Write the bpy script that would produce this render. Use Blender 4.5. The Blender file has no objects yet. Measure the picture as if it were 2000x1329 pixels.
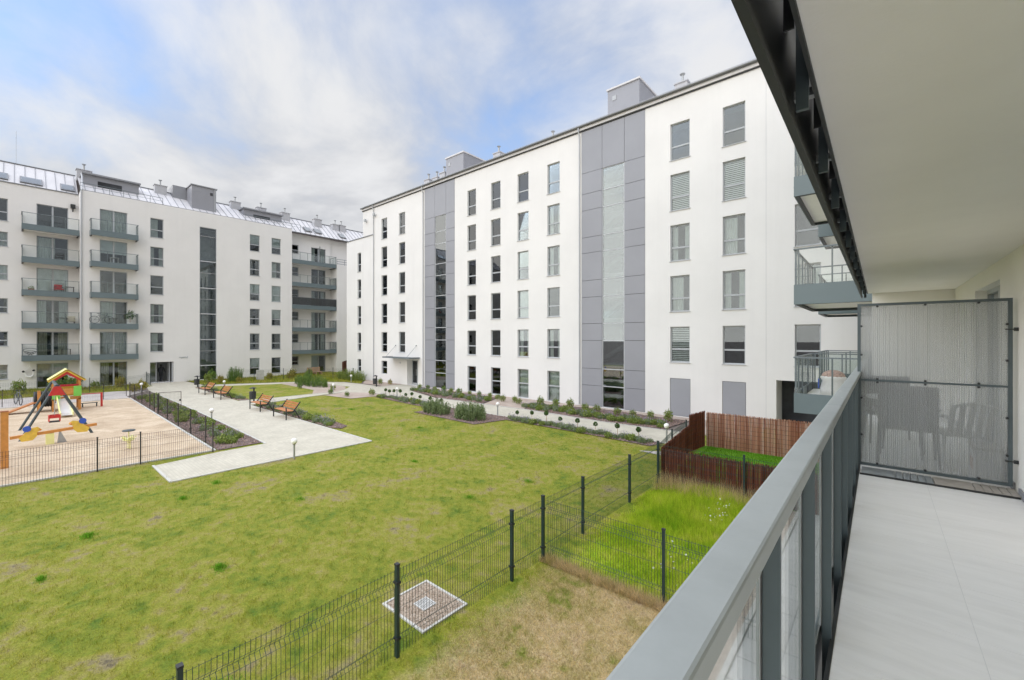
import bpy, math, random
import numpy as np
from mathutils import Vector, Matrix
random.seed(7); rng = np.random.default_rng(7)
S = bpy.context.scene
COL = S.collection
R_ = math.radians

# ------------------------------------------------------------------ camera
YAW = R_(40.686)
cd = bpy.data.cameras.new('camera'); cam = bpy.data.objects.new('camera', cd); COL.objects.link(cam)
cam.location = (0, 0, 4.4); cam.rotation_euler = (R_(90), 0, YAW)
cd.sensor_width = 36; cd.lens = 834/2000*36; cd.shift_y = -0.00125; cd.clip_start = 0.03; cd.clip_end = 3000
S.camera = cam

# ------------------------------------------------------------------ sky, sun, exposure
SUN_DIR = Vector((-0.24, -0.58, 0.72)).normalized()
W = bpy.data.worlds.new('World'); S.world = W; W.use_nodes = True
wn = W.node_tree.nodes; wl = W.node_tree.links; wn.clear()
w_out = wn.new('ShaderNodeOutputWorld'); w_bg = wn.new('ShaderNodeBackground')
w_sky = wn.new('ShaderNodeTexSky'); w_sky.sky_type = 'NISHITA'; w_sky.sun_disc = False
w_sky.sun_elevation = math.asin(SUN_DIR.z); w_sky.sun_rotation = math.atan2(SUN_DIR.x, SUN_DIR.y)
w_sky.air_density = 1.0; w_sky.dust_density = 0.6; w_sky.ozone_density = 1.5
w_bg.inputs['Strength'].default_value = 0.085
tc = wn.new('ShaderNodeTexCoord'); sp = wn.new('ShaderNodeSeparateXYZ'); wl.new(tc.outputs['Generated'], sp.inputs[0])
def wmath(op, a, b=None, clamp=False):
    n = wn.new('ShaderNodeMath'); n.operation = op; n.use_clamp = clamp
    for i, v in enumerate((a, b)):
        if v is None: continue
        if isinstance(v, (int, float)): n.inputs[i].default_value = v
        else: wl.new(v, n.inputs[i])
    return n.outputs[0]
zz = wmath('MAXIMUM', sp.outputs[2], 0.0)
den = wmath('ADD', zz, 0.34)
cmb = wn.new('ShaderNodeCombineXYZ')
wl.new(wmath('DIVIDE', sp.outputs[0], den), cmb.inputs[0]); wl.new(wmath('DIVIDE', sp.outputs[1], den), cmb.inputs[1])
def wnoise(scale, detail, off, rough=0.55, dist=0.0):
    mp = wn.new('ShaderNodeMapping'); mp.inputs['Location'].default_value = off
    wl.new(cmb.outputs[0], mp.inputs['Vector'])
    n = wn.new('ShaderNodeTexNoise'); n.inputs['Scale'].default_value = scale; n.inputs['Detail'].default_value = detail
    n.inputs['Roughness'].default_value = rough; n.inputs['Distortion'].default_value = dist
    wl.new(mp.outputs[0], n.inputs['Vector']); return n.outputs['Fac']
n1 = wnoise(0.55, 5, (18.46, 3.62, 3.83), 0.5, 0.3)
n2 = wnoise(2.1, 7, (-0.36, -4.98, 0), 0.56, 0.35)
elev = wmath('SUBTRACT', 1.0, wmath('MULTIPLY', zz, 1.15), True)          # thicker towards the horizon
cov = wmath('ADD', wmath('MULTIPLY', n1, 1.1), wmath('ADD', wmath('MULTIPLY', n2, 0.75), wmath('MULTIPLY', elev, 0.95)))
cr = wn.new('ShaderNodeMapRange'); cr.interpolation_type = 'SMOOTHSTEP'
cr.inputs['From Min'].default_value = 1.02; cr.inputs['From Max'].default_value = 1.56
wl.new(cov, cr.inputs['Value'])
ccol = wn.new('ShaderNodeMix'); ccol.data_type = 'RGBA'
shade = wn.new('ShaderNodeMapRange'); shade.interpolation_type = 'SMOOTHSTEP'
shade.inputs['From Min'].default_value = 0.36; shade.inputs['From Max'].default_value = 0.64
wl.new(n2, shade.inputs['Value']); wl.new(shade.outputs[0], ccol.inputs['Factor'])
ccol.inputs[6].default_value = (2.05, 2.11, 2.24, 1); ccol.inputs[7].default_value = (2.95, 2.97, 3.03, 1)
sky_gain = wn.new('ShaderNodeMix'); sky_gain.data_type = 'RGBA'; sky_gain.blend_type = 'MULTIPLY'; sky_gain.inputs['Factor'].default_value = 1
wl.new(w_sky.outputs[0], sky_gain.inputs[6]); sky_gain.inputs[7].default_value = (0.72, 0.94, 1.10, 1)
cm = wn.new('ShaderNodeMix'); cm.data_type = 'RGBA'
wl.new(cr.outputs[0], cm.inputs['Factor']); wl.new(sky_gain.outputs[2], cm.inputs[6]); wl.new(ccol.outputs[2], cm.inputs[7])
wl.new(cm.outputs[2], w_bg.inputs['Color']); wl.new(w_bg.outputs[0], w_out.inputs[0])

sd = bpy.data.lights.new('sun', 'SUN'); sd.energy = 1.5; sd.angle = R_(150); sd.color = (1, 0.93, 0.825)
sun = bpy.data.objects.new('sun', sd); COL.objects.link(sun)
sun.rotation_euler = SUN_DIR.to_track_quat('Z', 'Y').to_euler()
S.view_settings.view_transform = 'Standard'; S.view_settings.look = 'None'
S.view_settings.exposure = 1.74; S.view_settings.gamma = 1.0; S.view_settings.use_curve_mapping = False
S.render.engine = 'CYCLES'
S.cycles.max_bounces = 8; S.cycles.transparent_max_bounces = 24; S.cycles.diffuse_bounces = 4

# ------------------------------------------------------------------ materials
MATS = {}
def nodes_of(name):
    m = bpy.data.materials.new(name); m.use_nodes = True; MATS[name] = m
    nt = m.node_tree; return m, nt, nt.nodes['Principled BSDF']
def noise(nt, scale, detail=4, rough=0.55, vec=None, dist=0):
    n = nt.nodes.new('ShaderNodeTexNoise'); n.inputs['Scale'].default_value = scale
    n.inputs['Detail'].default_value = detail; n.inputs['Roughness'].default_value = rough; n.inputs['Distortion'].default_value = dist
    if vec is not None: nt.links.new(vec, n.inputs['Vector'])
    return n.outputs['Fac']
def wpos(nt):
    g = nt.nodes.new('ShaderNodeNewGeometry'); return g.outputs['Position']
def ramp(nt, fac, stops):
    r = nt.nodes.new('ShaderNodeValToRGB'); e = r.color_ramp.elements
    while len(e) < len(stops): e.new(0.5)
    for k, (p, c) in enumerate(stops): e[k].position = p; e[k].color = (*c, 1)
    nt.links.new(fac, r.inputs[0]); return r.outputs[0]
def mixc(nt, fac, a, b, mode='MIX'):
    n = nt.nodes.new('ShaderNodeMix'); n.data_type = 'RGBA'; n.blend_type = mode
    for i, v in ((0, fac), (6, a), (7, b)):
        if isinstance(v, (int, float)): n.inputs[i].default_value = v
        elif isinstance(v, tuple): n.inputs[i].default_value = (*v, 1)
        else: nt.links.new(v, n.inputs[i])
    return n.outputs[2]
def bump(nt, bsdf, fac, strength, dist=0.01):
    b = nt.nodes.new('ShaderNodeBump'); b.inputs['Strength'].default_value = strength; b.inputs['Distance'].default_value = dist
    nt.links.new(fac, b.inputs['Height']); nt.links.new(b.outputs[0], bsdf.inputs['Normal'])
def mat(name, c, rough=0.6, var=0.08, scale=3.0, metal=0.0, bmp=0.0, bscale=60, spec=0.5, streak=0.0):
    m, nt, b = nodes_of(name)
    p = wpos(nt)
    f = noise(nt, scale, 5, 0.6, p)
    lo = tuple(x*(1-var) for x in c); hi = tuple(min(1, x*(1+var)) for x in c)
    col = ramp(nt, f, [(0.3, lo), (0.7, hi)])
    if streak:
        mp = nt.nodes.new('ShaderNodeMapping'); mp.inputs['Scale'].default_value = (2.2, 2.2, 0.12); nt.links.new(p, mp.inputs['Vector'])
        s = noise(nt, 1.0, 6, 0.65, mp.outputs[0])
        col = mixc(nt, ramp(nt, s, [(0.5, (0, 0, 0)), (0.85, (streak,)*3)]), col, tuple(x*0.6 for x in c))
    nt.links.new(col, b.inputs['Base Color'])
    b.inputs['Roughness'].default_value = rough; b.inputs['Metallic'].default_value = metal
    b.inputs['Specular IOR Level'].default_value = spec
    if bmp: bump(nt, b, noise(nt, bscale, 4, 0.6, p), bmp)
    return m
mat('render_white', (0.685, 0.67, 0.645), 0.9, 0.035, 0.4, bmp=0.25, bscale=90, spec=0.2, streak=0.10)
mat('render_warm', (0.84, 0.82, 0.77), 0.9, 0.02, 0.6, bmp=0.2, bscale=80, spec=0.2, streak=0.05)
mat('soffit', (0.81, 0.79, 0.76), 0.9, 0.03, 1.3, bmp=0.12, bscale=50, spec=0.2)
mat('panel_grey', (0.255, 0.258, 0.278), 0.45, 0.05, 0.4, streak=0.06)
mat('panel_flat', (0.27, 0.275, 0.295), 0.55, 0.04, 0.8)
mat('joint_dark', (0.05, 0.05, 0.055), 0.8)
mat('frame_grey', (0.37, 0.385, 0.395), 0.45, 0.05)
mat('frame_light', (0.42, 0.43, 0.44), 0.45, 0.04)
mat('steel_grey', (0.13, 0.155, 0.165), 0.42, 0.08, 2.0, spec=0.5)
mat('fascia', (0.115, 0.15, 0.158), 0.35, 0.06, 0.7, spec=0.5)
mat('rail_top', (0.36, 0.385, 0.37), 0.42, 0.07, 1.2, metal=0.25, bmp=0.04, bscale=25)
mat('rail_post', (0.075, 0.098, 0.105), 0.4, 0.08, 2.0)
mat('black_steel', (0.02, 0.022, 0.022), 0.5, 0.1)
mat('zinc', (0.56, 0.545, 0.54), 0.5, 0.06, 0.8)
mat('zinc_dark', (0.24, 0.245, 0.26), 0.5, 0.06, 1.0)
mat('gutter', (0.17, 0.175, 0.18), 0.4, 0.05, metal=0.4)
mat('chimney_grey', (0.42, 0.42, 0.43), 0.8, 0.06)
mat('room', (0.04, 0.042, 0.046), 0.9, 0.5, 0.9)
mat('room_light', (0.15, 0.15, 0.148), 0.9, 0.2, 0.5)
mat('curtain', (0.72, 0.72, 0.70), 0.9, 0.12, 3)
mat('curtain_dim', (0.42, 0.43, 0.43), 0.9, 0.15, 3)
mat('curtain_beige', (0.46, 0.42, 0.33), 0.9, 0.12, 3)
mat('blind_white', (0.75, 0.75, 0.74), 0.7, 0.04)
mat('kerb', (0.50, 0.485, 0.44), 0.85, 0.08, 4, bmp=0.2, bscale=80)
mat('concrete', (0.50, 0.49, 0.46), 0.85, 0.08, 3, bmp=0.2, bscale=60)
mat('wire_green', (0.018, 0.045, 0.038), 0.45, 0.1)
mat('post_green', (0.014, 0.032, 0.033), 0.35, 0.1)
mat('wire_brown', (0.045, 0.038, 0.035), 0.5, 0.1)
mat('wood_orange', (0.42, 0.165, 0.055), 0.55, 0.18, 9)
mat('wood_play', (0.52, 0.22, 0.05), 0.5, 0.15, 7)
mat('iron', (0.022, 0.024, 0.025), 0.5, 0.1)
mat('play_steel', (0.045, 0.065, 0.07), 0.4, 0.08)
mat('red', (0.50, 0.03, 0.025), 0.5, 0.15, 6); mat('yellow', (0.66, 0.44, 0.06), 0.5, 0.15, 6)
mat('lime', (0.18, 0.50, 0.08), 0.45, 0.06); mat('blue', (0.03, 0.09, 0.42), 0.4, 0.06)
mat('pale_yellow', (0.75, 0.72, 0.30), 0.45, 0.05); mat('rubber', (0.018, 0.02, 0.022), 0.6, 0.1)
mat('slide_steel', (0.72, 0.73, 0.74), 0.35, 0.04, metal=0.5)
mat('white_plastic', (0.74, 0.74, 0.72), 0.45, 0.03)
mat('globe', (0.80, 0.79, 0.74), 0.35, 0.02); mat('galv', (0.36, 0.37, 0.37), 0.45, 0.08, metal=0.5)
mat('cloth_dark', (0.03, 0.032, 0.038), 0.9, 0.2, 9); mat('cloth_red', (0.35, 0.02, 0.03), 0.9, 0.1); mat('skin', (0.5, 0.32, 0.24), 0.6)
mat('wicker_grey', (0.12, 0.12, 0.125), 0.7, 0.15, 30); mat('terracotta', (0.35, 0.14, 0.07), 0.8)
mat('deck_grey', (0.27, 0.285, 0.285), 0.7, 0.14, 14, bmp=0.3, bscale=40); mat('deck_tan', (0.40, 0.36, 0.31), 0.7, 0.14, 14, bmp=0.3, bscale=40)
mat('plastic_sack', (0.62, 0.60, 0.57), 0.5, 0.08, 6, bmp=0.4, bscale=14); mat('bark_chips', (0.36, 0.25, 0.20), 0.9, 0.4, 22, bmp=0.8, bscale=40)
mat('pallet', (0.42, 0.27, 0.17), 0.8, 0.2, 12)
mat('stair_grey', (0.09, 0.09, 0.088), 0.9, 0.2)
mat('grout', (0.70, 0.685, 0.655), 0.8, 0.05)
mat('soil', (0.16, 0.13, 0.11), 0.95, 0.3, 6, bmp=0.6, bscale=18)

def ground_mat(name, stops, s1, s2, bm=0.5, bs=40, fine=0.35):
    m, nt, b = nodes_of(name); p = wpos(nt)
    f1 = noise(nt, s1, 6, 0.62, p, 0.4); f2 = noise(nt, s2, 4, 0.65, p)
    mx = nt.nodes.new('ShaderNodeMix'); mx.data_type = 'FLOAT'; mx.inputs[0].default_value = fine
    nt.links.new(f1, mx.inputs[2]); nt.links.new(f2, mx.inputs[3])
    nt.links.new(ramp(nt, mx.outputs[0], stops), b.inputs['Base Color'])
    b.inputs['Roughness'].default_value = 0.95; b.inputs['Specular IOR Level'].default_value = 0.15
    bump(nt, b, noise(nt, bs, 5, 0.7, p), bm, 0.02); return m
ground_mat('mulch', [(0.32, (0.06, 0.045, 0.04)), (0.5, (0.17, 0.125, 0.11)), (0.68, (0.34, 0.26, 0.24))], 2.0, 38, 0.9, 60, 0.6)
ground_mat('gravel_tan', [(0.3, (0.26, 0.20, 0.16)), (0.5, (0.42, 0.34, 0.28)), (0.7, (0.58, 0.49, 0.42))], 0.8, 45, 0.8, 70, 0.55)
ground_mat('play_chips', [(0.34, (0.36, 0.265, 0.175)), (0.5, (0.52, 0.405, 0.28)), (0.66, (0.68, 0.565, 0.415))], 0.9, 26, 0.9, 34, 0.5)
ground_mat('pebbles', [(0.3, (0.17, 0.12, 0.09)), (0.5, (0.42, 0.33, 0.25)), (0.7, (0.66, 0.58, 0.48))], 20, 60, 1.0, 60, 0.6)

def translucent(nt, b, c, f):
    t = nt.nodes.new('ShaderNodeBsdfTranslucent'); nt.links.new(c, t.inputs[0]); mx = nt.nodes.new('ShaderNodeMixShader'); mx.inputs[0].default_value = f
    o = nt.nodes['Material Output']; nt.links.new(b.outputs[0], mx.inputs[1]); nt.links.new(t.outputs[0], mx.inputs[2]); nt.links.new(mx.outputs[0], o.inputs[0])
def grass_mat(name, stops, patch, blade, lum=0.35):
    m, nt, b = nodes_of(name); p = wpos(nt)
    f1 = noise(nt, patch, 6, 0.66, p, 0.5); f2 = noise(nt, patch*5.5, 4, 0.6, p)
    mx = nt.nodes.new('ShaderNodeMix'); mx.data_type = 'FLOAT'; mx.inputs[0].default_value = 0.38
    nt.links.new(f1, mx.inputs[2]); nt.links.new(f2, mx.inputs[3])
    c = ramp(nt, mx.outputs[0], stops)
    if blade:
        g = nt.nodes.new('ShaderNodeNewGeometry')
        v = ramp(nt, g.outputs['Random Per Island'], [(0, (1-lum,)*3), (0.5, (1, 1, 1)), (1, (1+lum*0.9, 1+lum*0.75, 1+lum*0.35))])
        c = mixc(nt, 1.0, c, v, 'MULTIPLY')
    else:
        v = ramp(nt, noise(nt, 34, 5, 0.7, p), [(0.3, (0.62,)*3), (0.7, (1.22,)*3)]); c = mixc(nt, 1.0, c, v, 'MULTIPLY')
        bump(nt, b, noise(nt, 28, 6, 0.7, p), 0.9, 0.03)
    nt.links.new(c, b.inputs['Base Color']); b.inputs['Roughness'].default_value = 0.85
    if blade: translucent(nt, b, c, 0.42)
    b.inputs['Specular IOR Level'].default_value = 0.2; return m
LAWN = [(0.36, (0.12, 0.20, 0.02)), (0.43, (0.215, 0.262, 0.026)), (0.50, (0.295, 0.308, 0.036)), (0.565, (0.35, 0.325, 0.072)), (0.62, (0.34, 0.285, 0.14)), (0.68, (0.16, 0.135, 0.09))]
grass_mat('lawn_ground', [(p_, tuple(c_*0.8 for c_ in k_)) for p_, k_ in LAWN], 0.75, False); grass_mat('lawn_blade', LAWN, 0.75, True, 0.5)
TALL = [(0.36, (0.26, 0.44, 0.02)), (0.5, (0.46, 0.58, 0.04)), (0.62, (0.60, 0.60, 0.12))]
grass_mat('tall_ground', TALL, 0.9, False); grass_mat('tall_blade', TALL, 0.9, True, 0.45)
DRY = [(0.38, (0.28, 0.31, 0.06)), (0.45, (0.48, 0.39, 0.17)), (0.54, (0.62, 0.49, 0.27)), (0.64, (0.50, 0.38, 0.24))]
grass_mat('dry_ground', DRY, 0.9, False); grass_mat('dry_blade', DRY, 0.9, True, 0.4)
def mix_ground(name, A, B, x0, x1, rag):
    m, nt, b = nodes_of(name); p = wpos(nt)
    def colour(stops, sc):
        f1 = noise(nt, sc, 6, 0.66, p, 0.5); f2 = noise(nt, sc*5.5, 4, 0.6, p); mx = nt.nodes.new('ShaderNodeMix'); mx.data_type = 'FLOAT'; mx.inputs[0].default_value = 0.38
        nt.links.new(f1, mx.inputs[2]); nt.links.new(f2, mx.inputs[3]); return ramp(nt, mx.outputs[0], stops)
    sx = nt.nodes.new('ShaderNodeSeparateXYZ'); nt.links.new(p, sx.inputs[0])
    ma = nt.nodes.new('ShaderNodeMath'); ma.operation = 'MULTIPLY_ADD'; nt.links.new(noise(nt, 2.2, 7, 0.7, p), ma.inputs[0]); ma.inputs[1].default_value = rag; nt.links.new(sx.outputs[0], ma.inputs[2])
    mr = nt.nodes.new('ShaderNodeMapRange'); mr.interpolation_type = 'SMOOTHSTEP'; mr.inputs['From Min'].default_value = x0+rag/2; mr.inputs['From Max'].default_value = x1+rag/2; nt.links.new(ma.outputs[0], mr.inputs['Value'])
    c = mixc(nt, mr.outputs[0], colour(A, 0.75), colour(B, 0.9)); v = ramp(nt, noise(nt, 34, 5, 0.7, p), [(0.3, (0.55,)*3), (0.7, (1.1,)*3)])
    nt.links.new(mixc(nt, 1.0, c, v, 'MULTIPLY'), b.inputs['Base Color']); bump(nt, b, noise(nt, 28, 6, 0.7, p), 0.9, 0.03); b.inputs['Roughness'].default_value = 0.9; b.inputs['Specular IOR Level'].default_value = 0.15
mix_ground('dry_mix', LAWN, DRY, -5.0, -4.0, 1.1); mix_ground('tall_mix', LAWN, TALL, -5.0, -4.2, 1.0)
LUSH = [(0.30, (0.10, 0.27, 0.018)), (0.5, (0.15, 0.35, 0.022)), (0.68, (0.25, 0.42, 0.05))]
grass_mat('lush_ground', LUSH, 1.0, False); grass_mat('lush_blade', LUSH, 1.0, True)

def leaf_mat(name, a, b_, tip=None):
    m, nt, b = nodes_of(name); g = nt.nodes.new('ShaderNodeNewGeometry')
    st = [(0, a), (0.75, b_)] + ([(0.97, tip)] if tip else [])
    lc = ramp(nt, g.outputs['Random Per Island'], st); nt.links.new(lc, b.inputs['Base Color']); translucent(nt, b, lc, 0.3)
    b.inputs['Roughness'].default_value = 0.6; b.inputs['Specular IOR Level'].default_value = 0.3
leaf_mat('leaf_dark', (0.03, 0.075, 0.02), (0.09, 0.17, 0.035)); leaf_mat('leaf_mid', (0.06, 0.12, 0.025), (0.17, 0.26, 0.05))
leaf_mat('leaf_light', (0.10, 0.16, 0.03), (0.24, 0.30, 0.06), (0.34, 0.36, 0.12)); leaf_mat('leaf_grey', (0.10, 0.15, 0.06), (0.24, 0.30, 0.13))
leaf_mat('lavender', (0.24, 0.21, 0.30), (0.40, 0.36, 0.46)); leaf_mat('leaf_yellow', (0.16, 0.16, 0.025), (0.34, 0.29, 0.06))
leaf_mat('cane_dark', (0.085, 0.024, 0.014), (0.24, 0.07, 0.04), (0.36, 0.14, 0.08)); leaf_mat('cane_pale', (0.28, 0.08, 0.04), (0.66, 0.36, 0.23), (0.84, 0.66, 0.54))
leaf_mat('flower_white', (0.6, 0.6, 0.5), (0.8, 0.8, 0.72))

def paving(name, c, bw, bh, mortar=0.012, amt=0.55, rot=0, offset=0.5):
    m, nt, b = nodes_of(name); p = wpos(nt)
    mp = nt.nodes.new('ShaderNodeMapping'); mp.inputs['Rotation'].default_value = (0, 0, rot); nt.links.new(p, mp.inputs['Vector'])
    t = nt.nodes.new('ShaderNodeTexBrick'); nt.links.new(mp.outputs[0], t.inputs['Vector'])
    t.inputs['Scale'].default_value = 1; t.inputs['Brick Width'].default_value = bw; t.inputs['Row Height'].default_value = bh
    t.inputs['Mortar Size'].default_value = mortar; t.offset = offset
    t.inputs['Color1'].default_value = (*[x*1.05 for x in c], 1); t.inputs['Color2'].default_value = (*[x*0.93 for x in c], 1)
    t.inputs['Mortar'].default_value = (*[x*amt for x in c], 1)
    v = ramp(nt, noise(nt, 0.9, 6, 0.6, p), [(0.3, (0.88, 0.87, 0.85)), (0.7, (1.06, 1.06, 1.05))])
    nt.links.new(mixc(nt, 1.0, t.outputs[0], v, 'MULTIPLY'), b.inputs['Base Color']); b.inputs['Roughness'].default_value = 0.9
    bump(nt, b, t.outputs['Fac'], -0.25, 0.01); return m
paving('paving', (0.50, 0.465, 0.375), 0.2, 0.1, 0.006, 0.8); paving('paving_pink', (0.50, 0.455, 0.42), 0.2, 0.1, 0.008, 0.72)
paving('terrace_slab', (0.56, 0.55, 0.52), 0.5, 0.5, 0.008, 0.5, 0, 0.0)

nt = MATS['rail_top'].node_tree; b = nt.nodes['Principled BSDF']; c0 = b.inputs['Base Color'].links[0].from_socket
c1 = mixc(nt, ramp(nt, noise(nt, 22, 3, 0.5, wpos(nt)), [(0.735, (0, 0, 0)), (0.75, (1, 1, 1))]), c0, (0.75, 0.75, 0.72)); nt.links.new(mixc(nt, ramp(nt, noise(nt, 3.5, 6, 0.7, wpos(nt)), [(0.45, (0, 0, 0)), (0.8, (0.35, 0.35, 0.35))]), c1, (0.2, 0.21, 0.2)), b.inputs['Base Color'])
# balcony tile: pale concrete look with brushed cloud streaks
m, nt, b = nodes_of('tile'); p = wpos(nt)
mp = nt.nodes.new('ShaderNodeMapping'); mp.inputs['Scale'].default_value = (1.0, 5.5, 1); mp.inputs['Rotation'].default_value = (0, 0, 0.12); nt.links.new(p, mp.inputs['Vector'])
f1 = noise(nt, 2.2, 7, 0.62, mp.outputs[0], 0.6)
nt.links.new(ramp(nt, f1, [(0.3, (0.79, 0.765, 0.725)), (0.5, (0.84, 0.815, 0.775)), (0.72, (0.88, 0.855, 0.815))]), b.inputs['Base Color'])
b.inputs['Roughness'].default_value = 0.45; b.inputs['Specular IOR Level'].default_value = 0.35

def glass(name, tint, base, gain, rough=0.0, refl=(1, 1, 1)):
    m = bpy.data.materials.new(name); m.use_nodes = True; MATS[name] = m
    nt = m.node_tree; nt.nodes.clear(); o = nt.nodes.new('ShaderNodeOutputMaterial')
    tr = nt.nodes.new('ShaderNodeBsdfTransparent'); tr.inputs[0].default_value = (*tint, 1)
    gl = nt.nodes.new('ShaderNodeBsdfGlossy'); gl.inputs['Color'].default_value = (*refl, 1); gl.inputs['Roughness'].default_value = rough
    fr = nt.nodes.new('ShaderNodeFresnel'); fr.inputs['IOR'].default_value = 1.5
    ma = nt.nodes.new('ShaderNodeMath'); ma.operation = 'MULTIPLY_ADD'; ma.use_clamp = True
    ma.inputs[1].default_value = gain; ma.inputs[2].default_value = base
    nt.links.new(fr.outputs[0], ma.inputs[0])
    mx = nt.nodes.new('ShaderNodeMixShader'); nt.links.new(ma.outputs[0], mx.inputs[0])
    nt.links.new(tr.outputs[0], mx.inputs[1]); nt.links.new(gl.outputs[0], mx.inputs[2]); nt.links.new(mx.outputs[0], o.inputs[0])
    return m
glass('window_glass', (0.83, 0.87, 0.86), 0.025, 1.25, 0.0, (0.9, 0.95, 1.0))
glass('stair_glass', (0.80, 0.85, 0.85), 0.095, 1.3, 0.0, (0.9, 0.96, 1.0))
glass('rail_glass', (0.95, 0.965, 0.96), 0.0, 0.55)
glass('smoked_glass', (0.22, 0.25, 0.26), 0.05, 1.1)
# fluted polycarbonate: part clear, part milky
m = bpy.data.materials.new('polycarbonate'); m.use_nodes = True; MATS['polycarbonate'] = m
nt = m.node_tree; nt.nodes.clear(); o = nt.nodes.new('ShaderNodeOutputMaterial')
tr = nt.nodes.new('ShaderNodeBsdfTransparent'); tr.inputs[0].default_value = (0.93, 0.94, 0.94, 1)
tl = nt.nodes.new('ShaderNodeBsdfTranslucent'); tl.inputs[0].default_value = (0.85, 0.86, 0.86, 1)
df = nt.nodes.new('ShaderNodeBsdfDiffuse'); df.inputs[0].default_value = (0.78, 0.79, 0.79, 1)
a1 = nt.nodes.new('ShaderNodeMixShader'); a1.inputs[0].default_value = 0.5; nt.links.new(tl.outputs[0], a1.inputs[1]); nt.links.new(df.outputs[0], a1.inputs[2])
a2 = nt.nodes.new('ShaderNodeMixShader'); a2.inputs[0].default_value = 0.22; nt.links.new(tr.outputs[0], a2.inputs[1]); nt.links.new(a1.outputs[0], a2.inputs[2])
gl = nt.nodes.new('ShaderNodeBsdfGlossy'); gl.inputs['Roughness'].default_value = 0.15
fr = nt.nodes.new('ShaderNodeFresnel'); fr.inputs['IOR'].default_value = 1.4
a3 = nt.nodes.new('ShaderNodeMixShader'); nt.links.new(fr.outputs[0], a3.inputs[0]); nt.links.new(a2.outputs[0], a3.inputs[1]); nt.links.new(gl.outputs[0], a3.inputs[2])
nt.links.new(a3.outputs[0], o.inputs[0])

m = MATS['polycarbonate'].copy(); m.name = 'flute'; MATS['flute'] = m; nt = m.node_tree
for n in nt.nodes:
    if n.type == 'MIX_SHADER' and abs(n.inputs[0].default_value-0.22) < .01: n.inputs[0].default_value = 0.4
    if n.type in ('BSDF_DIFFUSE', 'BSDF_TRANSLUCENT'):
        g = nt.nodes.new('ShaderNodeNewGeometry'); nt.links.new(ramp(nt, g.outputs['Random Per Island'], [(0.08, (.7, .705, .71)), (0.3, (.94, .95, .95)), (0.9, (.99, .99, .99))]), n.inputs[0])
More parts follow.
